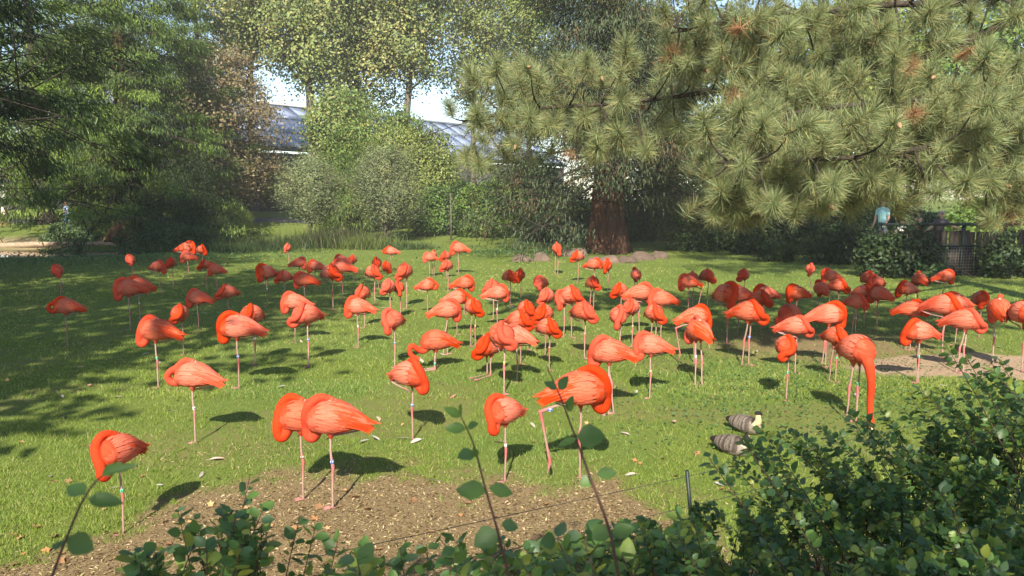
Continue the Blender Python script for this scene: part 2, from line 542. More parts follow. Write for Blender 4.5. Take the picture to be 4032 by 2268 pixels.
# low broad-leaved weeds (clover, plantain) in the turf
r = np.random.default_rng(15)
wx, wy = [], []
for cx, cy, sx, sy, n in ((3.6, 9.6, 1.6, .8, 1500), (4.8, 11.2, 1.8, .9, 1300), (6.3, 9.2, 1.5, .5, 700), (2.6, 8.3, .9, .5, 300), (-1.0, 34.2, 1.3, .8, 500), (-19, 30.2, 4, 1.3, 1800), (.4, 33.2, 1.6, .5, 500), (-13, 31.5, 3, .7, 900)):
    wx.append(r.normal(cx, sx, n)); wy.append(r.normal(cy, sy, n))
wx = np.concatenate(wx); wy = np.concatenate(wy); n = len(wx)
far = (wy > 25)
lf = np.array([[0, 0, 0], [.34, .35, .06], [.3, .75, .05], [0, 1, 0], [-.3, .75, .05], [-.34, .35, .06]]); lff = np.array([[0, 1, 2, 3], [0, 3, 4, 5]])
pos = np.stack([wx, wy, terrain(wx, wy) + .02 + r.random(n) * np.where(far, .3, .035)], -1)
d = np.stack([r.normal(0, 1, n), r.normal(0, 1, n), r.normal(.2, .3, n)], -1); nn = np.stack([r.normal(0, .4, n), r.normal(-.2, .4, n), np.ones(n)], -1)
sz = np.where(far, .09, .035) * (.7 + .6 * r.random(n))
col = np.array([.065, .13, .04]) * (.7 + .7 * r.random((n, 1)))
vv, fv, cv = scatter(lf, lff, pos, frames(d, nn), sz, col)
tag(link('ground_weeds', new_mesh('ground_weeds', vv, fv, M['leaf'], cv, False)), 'low clover and nettles growing in patches in the turf', 'weeds', kind='stuff')

# ------------------------------------------------------------------ foliage tools
LEAF = np.array([[0, 0, 0], [.5, .45, .12], [0, 1, 0], [-.5, .45, .12]]); LEAFF = np.array([[0, 1, 2], [0, 2, 3]])

def leaf_cloud(cent, outw, per, sig, length, width, mode, pal, r, droop=.0, jit=.25, up=.35):
    """per leaves round each centre; returns V, F, C"""
    n = len(cent); N = n * per
    c = np.repeat(cent, per, 0) + r.normal(0, 1, (N, 3)) * np.asarray(sig)
    o = np.repeat(outw, per, 0)
    rnd = r.normal(0, 1, (N, 3))
    if mode == 'hang':
        d = nrm(o * .7 + rnd * .45 + np.array([0, 0, -.75 - droop])); nn = nrm(o + rnd * .5 + np.array([0, 0, .5]))
    elif mode == 'flat':
        d = nrm(o * 1.0 + rnd * np.array([.6, .6, .2]) + np.array([0, 0, -.25 - droop])); nn = nrm(rnd * .35 + np.array([0, 0, 1.0]) + o * .2)
    elif mode == 'up':
        d = nrm(o * .35 + rnd * .35 + np.array([0, 0, 1.0])); nn = nrm(o + rnd * .5)
    else:
        d = nrm(rnd + np.array([0, 0, -droop])); nn = nrm(o * .8 + rnd * .7 + np.array([0, 0, up]))
    pal = np.asarray(pal, float)
    pc = pal[r.integers(0, len(pal), n)] * (.8 + .4 * r.random((n, 1)))
    col = np.repeat(pc, per, 0) * (1 - jit + 2 * jit * r.random((N, 1)))
    own = r.random(N) < .25
    col[own] = pal[r.integers(0, len(pal), own.sum())]
    L = length * (.7 + .6 * r.random(N)); Wd = width * (.7 + .6 * r.random(N))
    return scatter(LEAF, LEAFF, c, frames(d, nn), np.stack([Wd, L, L], -1), col)

def tree(name, base, H, r0, z0, prof, nb, elev, droop, bend, clumps, per, sig, leaf, mode, pal, bark, seed, label, cat='tree', group=None,
         flare=1.6, lean=(0, 0), twist=.5, maxz=None, sub=1, tpow=1.0, sector=None, branch_r=.3, start=.25, front=False):
    """tapered trunk, limbs and a crown of many leaves; prof(t) gives the reach of limbs at height t"""
    r = np.random.default_rng(seed)
    root = empty(name, base); tag(root, label, cat, group)
    n = 14
    t = np.linspace(0, 1, n)
    px = lean[0] * t * H + np.cumsum(r.normal(0, .012 * H * twist / 3, n)); py = lean[1] * t * H + np.cumsum(r.normal(0, .012 * H * twist / 3, n))
    px -= px[0]; py -= py[0]
    tp = np.stack([px, py, t * H - .15], -1)
    tr = r0 * ((1 - t) ** .8 * .95 + .05) * (1 + (flare - 1) * np.exp(-t * H / (r0 * 2.2)))
    # dense rings near the base for the root flare
    tt = np.unique(np.concatenate([np.linspace(0, min(.25, 5 * r0 / H), 7), t]))
    tp2 = np.stack([np.interp(tt, t, tp[:, k]) for k in range(3)], -1); tr2 = r0 * ((1 - tt) ** .8 * .95 + .05) * (1 + (flare - 1) * np.exp(-tt * H / (r0 * 1.6)))
    kk = 20
    Vt, Ft = tube(tp2, tr2, kk)
    rings = len(tt)
    ang = np.arange(kk) * 2 * math.pi / kk
    fl = np.exp(-tt * H / (r0 * 2.2))[:, None] * (.10 * np.sin(ang * 5 + seed)[None] + .06 * np.sin(ang * 9)[None]) + .03 * r.normal(0, 1, (rings, kk))
    c = np.repeat(tp2, kk, 0); Vt[:rings * kk] = c + (Vt[:rings * kk] - c) * (1 + fl.reshape(-1, 1))
    link('trunk', new_mesh('trunk', Vt, Ft, bark), root)
    if bark is M['bark_red']: branch_r = .14
    acc = Acc(); C, O = [], []
    ga = 2.39996
    for b in range(nb):
        f = ((b + .5) / nb) ** tpow
        z = z0 + (H * .97 - z0) * f
        az = b * ga + r.normal(0, .3) if sector is None else sector[0] + (sector[1] - sector[0]) * r.random()
        if front and b % 3 == 0 and .08 < f < .55: az = -math.pi * (.18 + .64 * r.random())
        if front and f < .08: az = math.pi * (.75 + .5 * r.random()) if b % 2 else math.pi * (-.15 + .5 * r.random())
        L = prof(f) * (.75 + .5 * r.random())
        e = math.radians(elev + r.normal(0, 8))
        s = np.linspace(0, 1, 7)
        x0 = np.interp(z / H, t, tp[:, 0]); y0 = np.interp(z / H, t, tp[:, 1])
        hor = L * math.cos(e) * s; ver = L * math.sin(e) * s - droop * L * s ** 2 + bend * L * s ** 3
        wob = np.cumsum(r.normal(0, .04 * L, 7)) * s
        pts = np.stack([x0 + math.cos(az) * hor - math.sin(az) * wob, y0 + math.sin(az) * hor + math.cos(az) * wob, z + ver + .3 * wob], -1)
        br = max(.012, min(float(np.interp(z / H, t, tr)) * .55, L * .03 * branch_r / .3))
        rad = br * (1 - .85 * s)
        Vb, Fb = tube(pts, rad, 6)
        acc.add(Vb, Fb)
        m = max(2, int(round(clumps * (.4 + L / max(prof(.5), .5) * .6))))
        u = start + (1 - start) * r.random(m) ** .75
        q = np.stack([np.interp(u, s, pts[:, k]) for k in range(3)], -1)
        side = r.normal(0, 1, (m, 3)) * np.array([1, 1, .55]) * (L * .16 * sub) 
        q2 = q + side
        for a_, b_ in zip(q, q2):
            if np.linalg.norm(a_ - b_) > .25:
                Vb, Fb = tube(np.array([a_, (a_ + b_) / 2 + [0, 0, .05], b_]), np.array([.25, .18, .08]) * br + .006, 4); acc.add(Vb, Fb)
        C.append(q2); ax = np.array([math.cos(az), math.sin(az), 0.0])
        O.append(nrm(ax[None] + side * .4))
    if acc.n: link('limbs', acc.mesh('limbs', M['bark_dark'] if bark is M['bark_red'] else bark), root)
    C = np.vstack(C); O = np.vstack(O)
    if maxz: k = C[:, 2] < maxz; C, O = C[k], O[k]
    V, Fv, Cc = leaf_cloud(C, O, per, sig, leaf[0], leaf[1], mode, pal, r)
    tag(link('crown', new_mesh('crown', V, Fv, M['leaf'], Cc, False), root), kind='stuff')
    return root

def shrub(name, base, lobes, n, per, sig, leaf, mode, pal, seed, label, cat='shrub', group=None, stems=6, stem_r=.03, trunk=None, inner=.25, bark='bark_dark'):
    """leafy lobes (centre, radii) round a few stems"""
    r = np.random.default_rng(seed)
    root = empty(name, base); tag(root, label, cat, group)
    w = np.array([l[1][0] * l[1][1] + l[1][1] * l[1][2] + l[1][0] * l[1][2] for l in lobes]) ** .9; w /= w.sum()
    C, O = [], []
    for (c, rad), ww in zip(lobes, w):
        m = int(n * ww) + 3
        d = nrm(r.normal(0, 1, (m, 3)))
        rr = np.where(r.random(m) < inner, r.random(m) ** .5 * .85, .86 + .16 * r.random(m) + .10 * (vnoise(d[:, 0] * 3 + 7, d[:, 1] * 3 + d[:, 2] * 2, seed) - .5))
        p = np.asarray(c) + d * np.asarray(rad) * rr[:, None]
        k = p[:, 2] > .03
        C.append(p[k]); O.append(d[k])
    C = np.vstack(C); O = np.vstack(O)
    acc = Acc()
    if trunk:
        Vb, Fb = tube(np.array([[0, 0, -.1], [.02, .02, trunk[0] * .5], [0, 0, trunk[0]]]), np.array([1.25, 1, .9]) * trunk[1], 10); acc.add(Vb, Fb)
    zb = trunk[0] if trunk else -.05
    for s in range(stems):
        c = C[r.integers(0, len(C))]
        st = np.array([r.normal(0, .05), r.normal(0, .05), zb * .9]) if trunk else np.array([c[0] * .4 + r.normal(0, .1), c[1] * .4 + r.normal(0, .1), zb])
        mid = (st + c) / 2 + np.array([0, 0, .15 * abs(c[2])])
        Vb, Fb = tube(catmull([st, mid, c], 6), np.linspace(stem_r, stem_r * .3, 6), 5); acc.add(Vb, Fb)
    link('stems', acc.mesh('stems', M[bark]), root)
    V, Fv, Cc = leaf_cloud(C, O, per, sig, leaf[0], leaf[1], mode, pal, r)
    tag(link('foliage', new_mesh('foliage', V, Fv, M['leaf'], Cc, False), root), kind='stuff')
    return root

def at(px, D):
    x = (px - W0 / 2) / F0 * D
    return (x, D, float(terrain(x, D)))

# ------------------------------------------------------------------ glasshouse behind the trees
A = Vector((-29.5, 62.0, 0)); B = Vector((6.0, 97.0, 0))
A = Vector((-24.0, 67.0, 0)); dirv = Vector((15.2, 19.0, 0)).normalized(); perp = Vector((-dirv.y, dirv.x, 0))
if perp.y < 0: perp = -perp
gh = empty('glasshouse', (A.x, A.y, 1.5)); gh.rotation_euler = (0, 0, math.atan2(dirv.y, dirv.x))
tag(gh, 'long glasshouse with a glazed roof coloured like reflected sky and white ridge behind the tall trees', 'building')
LEN, ZE, ZR, DEP = 62.0, 5.7, 10.6, 9.0      # heights above the empty; local x along, y into depth
x0l = -12.0
NC = 26; cw = LEN / NC
slope = math.atan2(ZR - ZE, DEP); sl = math.hypot(ZR - ZE, DEP)
rows = 3; rh = sl / rows
pa = Acc(); pa.box((0, 0, 0), (cw / 2 - .03, rh / 2 - .06, .03), (.3, .35, .45))
pm = pa.mesh('roof_pane', M['glassroof'], False)
for i in range(NC):
    for j in range(rows):
        o = link('roof_pane', pm, gh)
        s = (j + .5) * rh
        o.location = (x0l + (i + .5) * cw, s * math.cos(slope), ZE + s * math.sin(slope)); o.rotation_euler = (slope, 0, 0)
a = Acc()
for j in range(rows + 1):
    s = j * rh
    a.box((x0l + LEN / 2, s * math.cos(slope), ZE + s * math.sin(slope) - .02), (LEN / 2, .05, .05))
link('purlins', a.mesh('purlins', M['darkmetal'], False), gh)
a = Acc(); a.box((x0l + LEN / 2, DEP, ZR + .16), (LEN / 2, .22, .14)); link('ridge_cap', a.mesh('ridge_cap', M['whitemetal'], False), gh)
a = Acc(); a.box((x0l + LEN / 2, -.15, ZE - .22), (LEN / 2 + .2, .16, .16)); link('gutter', a.mesh('gutter', M['concrete'], False), gh)
wa = Acc(); wa.box((0, 0, 0), (cw - .12, .1, (ZE + .9) / 2 - .3)); wm = wa.mesh('wall_panel', M['concrete'], False)
pa = Acc(); pa.box((0, 0, 0), (.12, .16, (ZE + .9) / 2 - .2)); pom = pa.mesh('wall_post', M['concrete'], False)
for i in range(NC // 2):
    o = link('wall_panel', wm, gh); o.location = (x0l + (i * 2 + 1) * cw, 0.12, (ZE - 1.4) / 2)
    o = link('wall_post', pom, gh); o.location = (x0l + i * 2 * cw, 0, (ZE - 1.4) / 2)
a = Acc(); a.box((x0l + LEN / 2, DEP * 2 - .2, ZE / 2 - .5), (LEN / 2, .1, ZE / 2 + .5)); link('back_wall', a.mesh('back_wall', M['concrete'], False), gh)

# low stone wall at the far edge of the lawn
wl = empty('garden_wall', (0, 0, 0)); tag(wl, 'low grey stone retaining wall at the far end of the lawn', 'wall')
p0 = Vector(at(900, 60)); p1 = Vector(at(1420, 66))
seg = 9
for i in range(seg):
    q0 = p0.lerp(p1, i / seg); q1 = p0.lerp(p1, (i + 1) / seg); mid = (q0 + q1) / 2
    a = Acc(); a.box((0, 0, .3), ((q1 - q0).length / 2 - .02, .2, .52)); a.box((0, 0, .86), ((q1 - q0).length / 2 - .01, .25, .035))
    o = link('stone_block', a.mesh('stone_block', M['concrete'], False), wl); o.location = (mid.x, mid.y, mid.z - .1 + .02 * (i % 2)); o.rotation_euler = (0, 0, math.atan2(q1.y - q0.y, q1.x - q0.x))

# ------------------------------------------------------------------ trees
PLANE = [(.23, .28, .085), (.28, .31, .10), (.18, .235, .075), (.33, .30, .11), (.14, .19, .06)]
BROWN = [(.27, .20, .10), (.22, .185, .085), (.19, .19, .075), (.30, .235, .13), (.17, .135, .065)]
CYP = [(.085, .135, .032), (.07, .115, .03), (.11, .165, .04), (.06, .10, .027)]
CYPL = [(.17, .25, .045), (.145, .225, .04), (.20, .275, .055)]  # cypress leaves again, brightened to stand for the sunlit parts
SEQ = [(.075, .11, .052), (.095, .13, .062), (.06, .088, .042), (.09, .12, .048), (.075, .105, .05), (.15, .105, .05)]
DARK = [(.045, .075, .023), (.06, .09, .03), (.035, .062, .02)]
GREEN = [(.105, .19, .04), (.13, .215, .045), (.08, .15, .035), (.175, .245, .055)]
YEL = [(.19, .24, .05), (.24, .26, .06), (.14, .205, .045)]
WIL = [(.17, .21, .095), (.20, .24, .11), (.13, .17, .075), (.24, .255, .11)]

# plane trees standing before the glasshouse
GP = 'tall airy trees standing in front of the glasshouse'
def plane(px, D, H, r0, z0, R, nb, seed, label, lean=(0, 0), cl=9, pal=PLANE):
    tree('plane_tree', at(px, D), H, r0, z0, lambda f: R * (.55 + .75 * math.sin(math.pi * min(1, f * .9 + .12))), nb, 38, .1, .22, cl + 2, 70, (.66, .66, .55), (.23, .18), 'rand', pal, M['bark_grey'], seed, label, group=GP, lean=lean, flare=1.3, sub=1.25, start=.2)
plane(1010, 62, 22, .34, 11.0, 4.0, 40, 101, 'tall tree with dense yellow-green leaves rising behind the brown-leaved tree')
plane(1245, 60, 23, .42, 8.8, 4.0, 38, 102, 'tall tree with a dark leaning trunk crossing the blue roof', (-.03, 0))
plane(1425, 64, 23, .36, 7.5, 4.3, 46, 103, 'broad tree with dense olive leaves between two dark trunks')
plane(1590, 62, 22, .40, 9.6, 3.6, 36, 104, 'tall tree with a forked pale limb above the grey-green shrubs', (.05, 0))
plane(1860, 66, 21, .26, 8.4, 2.3, 28, 105, 'slim tree with thin pale leaves and sky showing beside the conifer', (0, 0), 7)
plane(2080, 70, 20, .30, 6.0, 3.4, 34, 106, 'yellow-green tree half hidden behind the giant conifer', (0, 0), 8, PLANE[:2] + YEL)
plane(1345, 57, 8.6, .2, 3.0, 1.6, 30, 107, 'small deep green leafy tree in front of the glasshouse wall', (0, 0), 9, PLANE + GREEN[:2])

# the brown tree
tree('hornbeam_tree', at(895, 50), 11.2, .32, 1.6, lambda f: 3.3 * (.6 + .7 * math.sin(math.pi * min(1, f * .8 + .15))) * (1.05 - .45 * f), 60, 18, .1, .05, 10, 34, (.42, .42, .28), (.19, .13), 'rand', BROWN, M['bark_grey'], 120,
     'round tree with brown and rust coloured autumn leaves beside the glasshouse', flare=1.4)

# swamp cypresses on the left
GCY = 'feathery conifers by the pond'
def cypress(px, D, H, r0, z0, R, nb, seed, label, pal, dx=0, sector=None, cl=13, per=125, maxz=None, droop=.32, bark='bark_dark', b=None):
    b = b or at(px, D)
    tree('swamp_cypress', b, H, r0, z0, lambda f: R * (1.05 - .8 * f), nb, 8, droop, -.05, cl, per, (.36, .36, .15), (.27, .046), 'hang', pal, M[bark], seed, label, 'tree', GCY, flare=2.1, branch_r=.14 if D > 30 else .07, sub=1.3, maxz=maxz, sector=sector, start=.03)
cypress(505, 44.5, 20, .62, 1.9, 6.3, 72, 131, 'big feathery conifer with a flared red trunk standing at the pond edge', CYP + CYPL, bark='bark_red')
cypress(180, 52, 20, .5, 2.4, 6.5, 50, 132, 'bright green feathery conifer beyond the far lawn', CYPL, cl=12, per=60)
cypress(0, 20, 18, .5, 4.4, 9.0, 50, 133, 'feathery conifer, leaves coloured dark as in shade, long drooping boughs reaching over the pond', DARK + CYP[:1], cl=15, per=140, b=(-20.5, 21.5, 0.0))  # shade on these boughs is also put into the leaf colours
cypress(820, 58, 17, .4, 2.4, 4.6, 40, 134, 'light green feathery conifer behind the dark yew mound', CYPL + CYP, cl=12, per=60)
cypress(-900, 60, 20, .5, 2.5, 7.0, 40, 135, 'distant feathery conifer past the path', CYP, cl=12, per=60)

# giant sequoia
b = at(2392, 35.6)
tree('giant_sequoia', b, 24, .78, 3.2, lambda f: 5.2 * (1.05 - .75 * f), 100, -2, .34, .16, 17, 78, (.36, .36, .26), (.24, .042), 'hang', SEQ, M['bark_red'], 140,
     'giant conifer with a massive reddish flared trunk ringed by boulders', flare=1.55, sub=1.25, start=.28, twist=.1, front=True)

# dark evergreen mound and shrubs round the left tree
def sh(px, D, name, lobes, n, per, sig, leaf, mode, pal, seed, label, **k):
    return shrub(name, at(px, D), lobes, n, per, sig, leaf, mode, pal, seed, label, **k)
sh(760, 42, 'yew_shrub', [((0, 0, 2.0), (2.3, 2, 2.6)), ((1.2, -.4, 1.2), (1.5, 1.3, 1.5)), ((-1.5, .3, 1.6), (1.5, 1.4, 1.9)), ((.2, 0, 3.6), (1.2, 1.1, 1.4))], 900, 30, (.2, .2, .2), (.13, .04), 'hang', DARK, 151, 'dark dense evergreen mound to the right of the cypress trunk')
sh(930, 46, 'clipped_shrub', [((0, 0, .8), (1.0, .9, 1.0))], 260, 26, (.12, .12, .12), (.09, .03), 'rand', CYPL + YEL, 152, 'small rounded golden-green shrub at the foot of the brown-leaved tree')
sh(620, 39, 'bramble', [((0, 0, .5), (2.2, 1.0, .8)), ((2.0, -.5, .4), (1.6, .9, .7))], 500, 22, (.14, .14, .1), (.11, .06), 'rand', DARK + CYP, 153, 'low dark bramble tangle behind the pond')
sh(250, 42.6, 'nettle_clump', [((0, 0, .55), (.75, .5, .65)), ((.9, .1, .35), (.6, .4, .5)), ((1.6, 0, .35), (.5, .4, .45)), ((-.7, -.1, .2), (.5, .3, .35))], 330, 16, (.1, .1, .1), (.13, .075), 'rand', [(.10, .16, .06), (.13, .19, .08), (.08, .13, .05)], 154, 'bright green leafy nettles on the sandy pond bank', inner=.2)
sh(1040, 62, 'fern_shrub', [((0, 0, .6), (1.2, .6, .9))], 150, 16, (.15, .15, .15), (.2, .05), 'up', [(.14, .09, .05), (.09, .08, .035)], 155, 'rusty brown bush above the low stone wall')
sh(1100, 66, 'ivy_shrub', [((0, 0, 2.0), (3.2, 1, 2.6)), ((-3, 0, 1.6), (2.5, 1, 2.2))], 500, 24, (.25, .25, .25), (.2, .14), 'rand', DARK, 156, 'dark ivy-covered bush against the glasshouse wall')

# the two willows, bamboo and the hedge in the middle
GW = 'round grey-green willow bushes'
def willow(px, D, H, R, nb, seed, label, z0):
    tree('willow_shrub', at(px, D), H, .09, z0, lambda f: R * (.75 + .55 * math.sin(math.pi * min(1, f * .8 + .2))) * (1 - .25 * f), nb, 48, .02, -.12, 8, 40, (.22, .22, .26), (.14, .042), 'rand', WIL, M['bark_grey'], seed, label, 'shrub', GW, flare=1.5, sub=1.0, start=.25, branch_r=.2)
willow(1222, 40.5, 3.7, 1.75, 50, 161, 'grey-green willow bush on a short pale stem amid rushes', .75)
willow(1520, 41.5, 4.4, 2.1, 64, 162, 'largest grey-green willow bush, rounded down to the grass', .3)
sh(1385, 47, 'bamboo_clump', [((0, 0, 2.4), (1.7, 1.2, 2.7)), ((1.2, .5, 3.2), (1.4, 1.2, 2.4)), ((-1.2, .4, 1.9), (1.2, 1, 2.0))], 900, 26, (.22, .22, .28), (.24, .045), 'hang', YEL + GREEN, 163, 'yellow-green bamboo thicket between the two willows', stems=30, stem_r=.02)
sh(1640, 50, 'elder_shrub', [((0, 0, 3.0), (2.2, 1.6, 3.1)), ((1.0, .3, 4.2), (1.7, 1.3, 2.0)), ((-1.2, 0, 4.6), (1.6, 1.2, 2.0)), ((1.9, -.3, 1.9), (1.3, 1.1, 2.2))], 1100, 26, (.26, .26, .26), (.19, .10), 'rand', YEL + PLANE[:3], 164, 'tall yellow-green bush with fading leaves behind the willow', stems=20)
sh(1480, 54, 'mixed_shrub', [((0, 0, 4.0), (3.6, 1.6, 3.4)), ((2.0, 0, 5.4), (1.7, 1.4, 2.2)), ((-2.2, 0, 3.0), (2.0, 1.4, 2.6))], 900, 26, (.3, .3, .3), (.22, .13), 'rand', GREEN + YEL, 165, 'broad mixed green thicket in front of the glasshouse eaves', stems=20)
sh(1740, 45.5, 'hedge_shrub', [((0, 0, 1.35), (1.3, .8, 1.5)), ((1.4, .2, 1.5), (1.3, .8, 1.6)), ((-.9, -.2, .8), (.9, .7, .9))], 700, 24, (.16, .16, .16), (.15, .11), 'rand', GREEN + DARK[:1], 166, 'broad-leaved green hedge left of the thin stake')
sh(1940, 44.5, 'hedge_shrub', [((0, 0, 1.5), (1.7, .9, 1.7)), ((-.9, -.1, 1.3), (1.2, .8, 1.5)), ((1.3, 0, 1.2), (1.2, .8, 1.3))], 850, 24, (.16, .16, .16), (.16, .12), 'rand', GREEN + YEL[:1], 167, 'broad-leaved green hedge between the thin stake and the giant conifer')
b = at(1776, 42.8); a = Acc(); V_, F_ = tube(np.array([[0, 0, -.1], [.02, 0, .9], [0, 0, 2.6]]), np.array([.06, .05, .03]), 8); a.add(V_, F_)
V_, F_ = tube(np.array([[0, 0, 1.5], [.12, 0, 1.9], [.3, .1, 2.5]]), np.array([.03, .025, .01]), 6); a.add(V_, F_)
o = link('young_tree_stem', a.mesh('young_tree_stem', M['bark_grey']), None, b); tag(o, 'thin pale bare stem standing before the green hedge', 'sapling')

# rushes and tall grasses at the willows' feet
def rushes(px, D, n, sx, sy, h, pal, seed, label, lean=.35):
    r = np.random.default_rng(seed); b = at(px, D)
    x = r.normal(0, sx, n); y = r.normal(0, sy, n)
    pos = np.stack([x, y, np.zeros(n)], -1)
    hh = h * (.5 + .7 * r.random(n))
    d = np.stack([r.normal(0, lean, n), r.normal(0, lean, n), np.ones(n)], -1)
    bl = np.array([[-.5, 0, 0], [.5, 0, 0], [.42, .5, .04], [-.42, .5, .04], [0, 1, .16]]); bf = [np.array([[0, 1, 2, 3]]), np.array([[3, 2, 4]])]
    col = np.asarray(pal)[r.integers(0, len(pal), n)] * (.7 + .6 * r.random((n, 1)))
    v, f, c = scatter(bl, bf, pos, frames(d, r.normal(0, 1, (n, 3))), np.stack([np.full(n, .03), hh, hh], -1), col)
    o = link('tall_grass_clump', new_mesh('tall_grass_clump', v, f, M['leaf'], c, False), None, b)
    tag(o, label, 'grass clump', 'tall grasses round the willows', 'stuff')
rushes(1320, 39.5, 1900, 1.1, .5, 1.0, [(.06, .08, .025), (.10, .09, .04), (.04, .06, .02)], 171, 'dark brownish rushes between the willows')
rushes(1450, 38.5, 1100, .8, .4, .75, [(.10, .14, .03), (.13, .15, .04)], 172, 'bright yellow-green tall grass before the larger willow')
rushes(1590, 38.2, 1300, .7, .35, .45, [(.06, .10, .03), (.08, .12, .03)], 173, 'low grassy hummock right of the larger willow', .7)
rushes(1120, 39.0, 1300, 1.3, .5, .7, [(.04, .06, .018), (.06, .085, .025)], 174, 'shaded coarse grass left of the smaller willow', .5)
rushes(880, 36.5, 1700, 2.0, .8, .5, [(.03, .055, .016), (.05, .08, .022)], 175, 'dark coarse grass in front of the evergreen mound', .6)

# right-hand background: dark hedge in the pine's shade, bright trees behind
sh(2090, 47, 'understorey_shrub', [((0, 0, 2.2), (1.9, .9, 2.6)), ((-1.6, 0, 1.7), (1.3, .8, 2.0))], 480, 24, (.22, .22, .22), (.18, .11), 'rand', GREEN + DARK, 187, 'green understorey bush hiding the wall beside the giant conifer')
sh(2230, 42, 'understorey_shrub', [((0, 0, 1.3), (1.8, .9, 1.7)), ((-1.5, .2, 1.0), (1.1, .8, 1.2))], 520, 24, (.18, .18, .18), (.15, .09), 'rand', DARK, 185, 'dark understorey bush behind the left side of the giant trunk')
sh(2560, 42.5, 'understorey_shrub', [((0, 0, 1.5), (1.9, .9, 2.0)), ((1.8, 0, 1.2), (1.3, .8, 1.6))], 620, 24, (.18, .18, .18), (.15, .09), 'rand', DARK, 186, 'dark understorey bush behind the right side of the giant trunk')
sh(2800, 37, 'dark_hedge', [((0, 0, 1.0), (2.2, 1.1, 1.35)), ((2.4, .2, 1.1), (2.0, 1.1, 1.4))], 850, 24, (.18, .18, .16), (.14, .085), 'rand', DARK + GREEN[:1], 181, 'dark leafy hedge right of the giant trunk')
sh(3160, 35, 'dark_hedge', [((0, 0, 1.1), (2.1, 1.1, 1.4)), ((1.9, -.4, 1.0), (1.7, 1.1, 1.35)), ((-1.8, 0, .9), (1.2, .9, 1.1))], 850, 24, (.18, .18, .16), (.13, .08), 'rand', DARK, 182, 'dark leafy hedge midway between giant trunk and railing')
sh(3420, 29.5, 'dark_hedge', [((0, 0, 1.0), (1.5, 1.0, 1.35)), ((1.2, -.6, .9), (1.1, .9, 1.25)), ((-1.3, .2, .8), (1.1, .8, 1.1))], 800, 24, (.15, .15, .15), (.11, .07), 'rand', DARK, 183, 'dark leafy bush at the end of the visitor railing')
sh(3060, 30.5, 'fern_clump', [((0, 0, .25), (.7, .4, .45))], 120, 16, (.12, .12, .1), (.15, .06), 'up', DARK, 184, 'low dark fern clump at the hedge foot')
GR = 'leafy trees behind the pine on the right'
def bgtree(px, D, H, R, seed, label, pal, z0=1.0, nb=46, leaf=(.26, .2), per=34, cl=9):
    tree('leafy_tree', at(px, D), H, .26, z0, lambda f: R * (.65 + .6 * math.sin(math.pi * min(1, f * .85 + .12))), nb, 25, .15, .08, cl, per, (.5, .5, .42), leaf, 'rand', pal, M['bark_grey'], seed, label, group=GR, sub=1.3, start=.2)
bgtree(2650, 48, 13, 4.2, 191, 'dark green leafy tree behind the giant conifer', GREEN + DARK)
bgtree(2980, 50, 13, 4.0, 192, 'leafy tree with yellow-green leaves behind the dark hedge', YEL + GREEN)
bgtree(3300, 44, 12, 3.8, 193, 'leafy tree with bright yellow leaves glimpsed under the pine boughs', YEL)
bgtree(3600, 46, 13, 4.0, 194, 'leafy green tree with a pale trunk behind the visitors', GREEN, z0=2.6)
bgtree(3950, 48, 14, 4.6, 195, 'leafy green tree beyond the grass slope behind the railing', GREEN + YEL[:1], z0=1.6)
bgtree(4350, 44, 14, 4.6, 196, 'leafy green tree past the end of the railing', GREEN)
bgtree(2350, 66, 18, 4.6, 197, 'tall leafy tree far behind the giant conifer', PLANE + GREEN, z0=3)
bgtree(300, 72, 15, 5.0, 198, 'pale green leafy tree far behind the left conifers', YEL + GREEN, z0=1.4)
bgtree(-150, 66, 15, 5.0, 199, 'leafy tree far behind the pond path', GREEN, z0=1.4)
bgtree(680, 74, 16, 5.0, 200, 'leafy tree far behind the evergreen mound', GREEN + YEL, z0=1.4)
sh(3860, 33, 'slope_shrub', [((0, 0, .7), (1.6, .8, 1.0)), ((1.5, .2, .9), (1.3, .8, 1.2))], 420, 22, (.15, .15, .14), (.15, .1), 'rand', GREEN + YEL[:1], 201, 'bright green shrub on the grass slope behind the railing')

# trees outside the view on the left and behind: they shade the left of the lawn
GS = 'trees by the visitors path that shade the lawn'
tree('shade_tree', (-11.6, -0.8, .95), 17, .42, 6.0, lambda f: 5.6 * (.65 + .5 * math.sin(math.pi * min(1, f * .9 + .1))), 46, 22, .12, .05, 10, 30, (.5, .5, .36), (.36, .26), 'flat', GREEN, M['bark_grey'], 211, 'tall leafy tree beside the path shading the left of the lawn', group=GS, sub=1.3)
tree('shade_tree', (-23, 7, .2), 25, .5, 7.0, lambda f: 6.2 * (.65 + .5 * math.sin(math.pi * min(1, f * .9 + .1))), 50, 22, .12, .05, 10, 30, (.6, .6, .45), (.42, .3), 'flat', GREEN, M['bark_grey'], 212, 'tallest leafy tree shading the pond side of the lawn', group=GS, sub=1.3)

shrub('shade_tree', (1.3, -3.75, float(terrain(1.3, -3.75))), [((0, 0, 5.0), (3.6, 1.0, .7)), ((-2.2, .1, 4.9), (1.6, .8, .5))], 190, 13, (.2, .2, .14), (.16, .11), 'flat', GREEN, 213, 'unseen tree behind the path, crown flattened to shade the near shrubs', 'tree', GS, stems=14, stem_r=.05, trunk=(4.2, .12))  # added out of view, crown shaped so its shade falls on the near shrubs

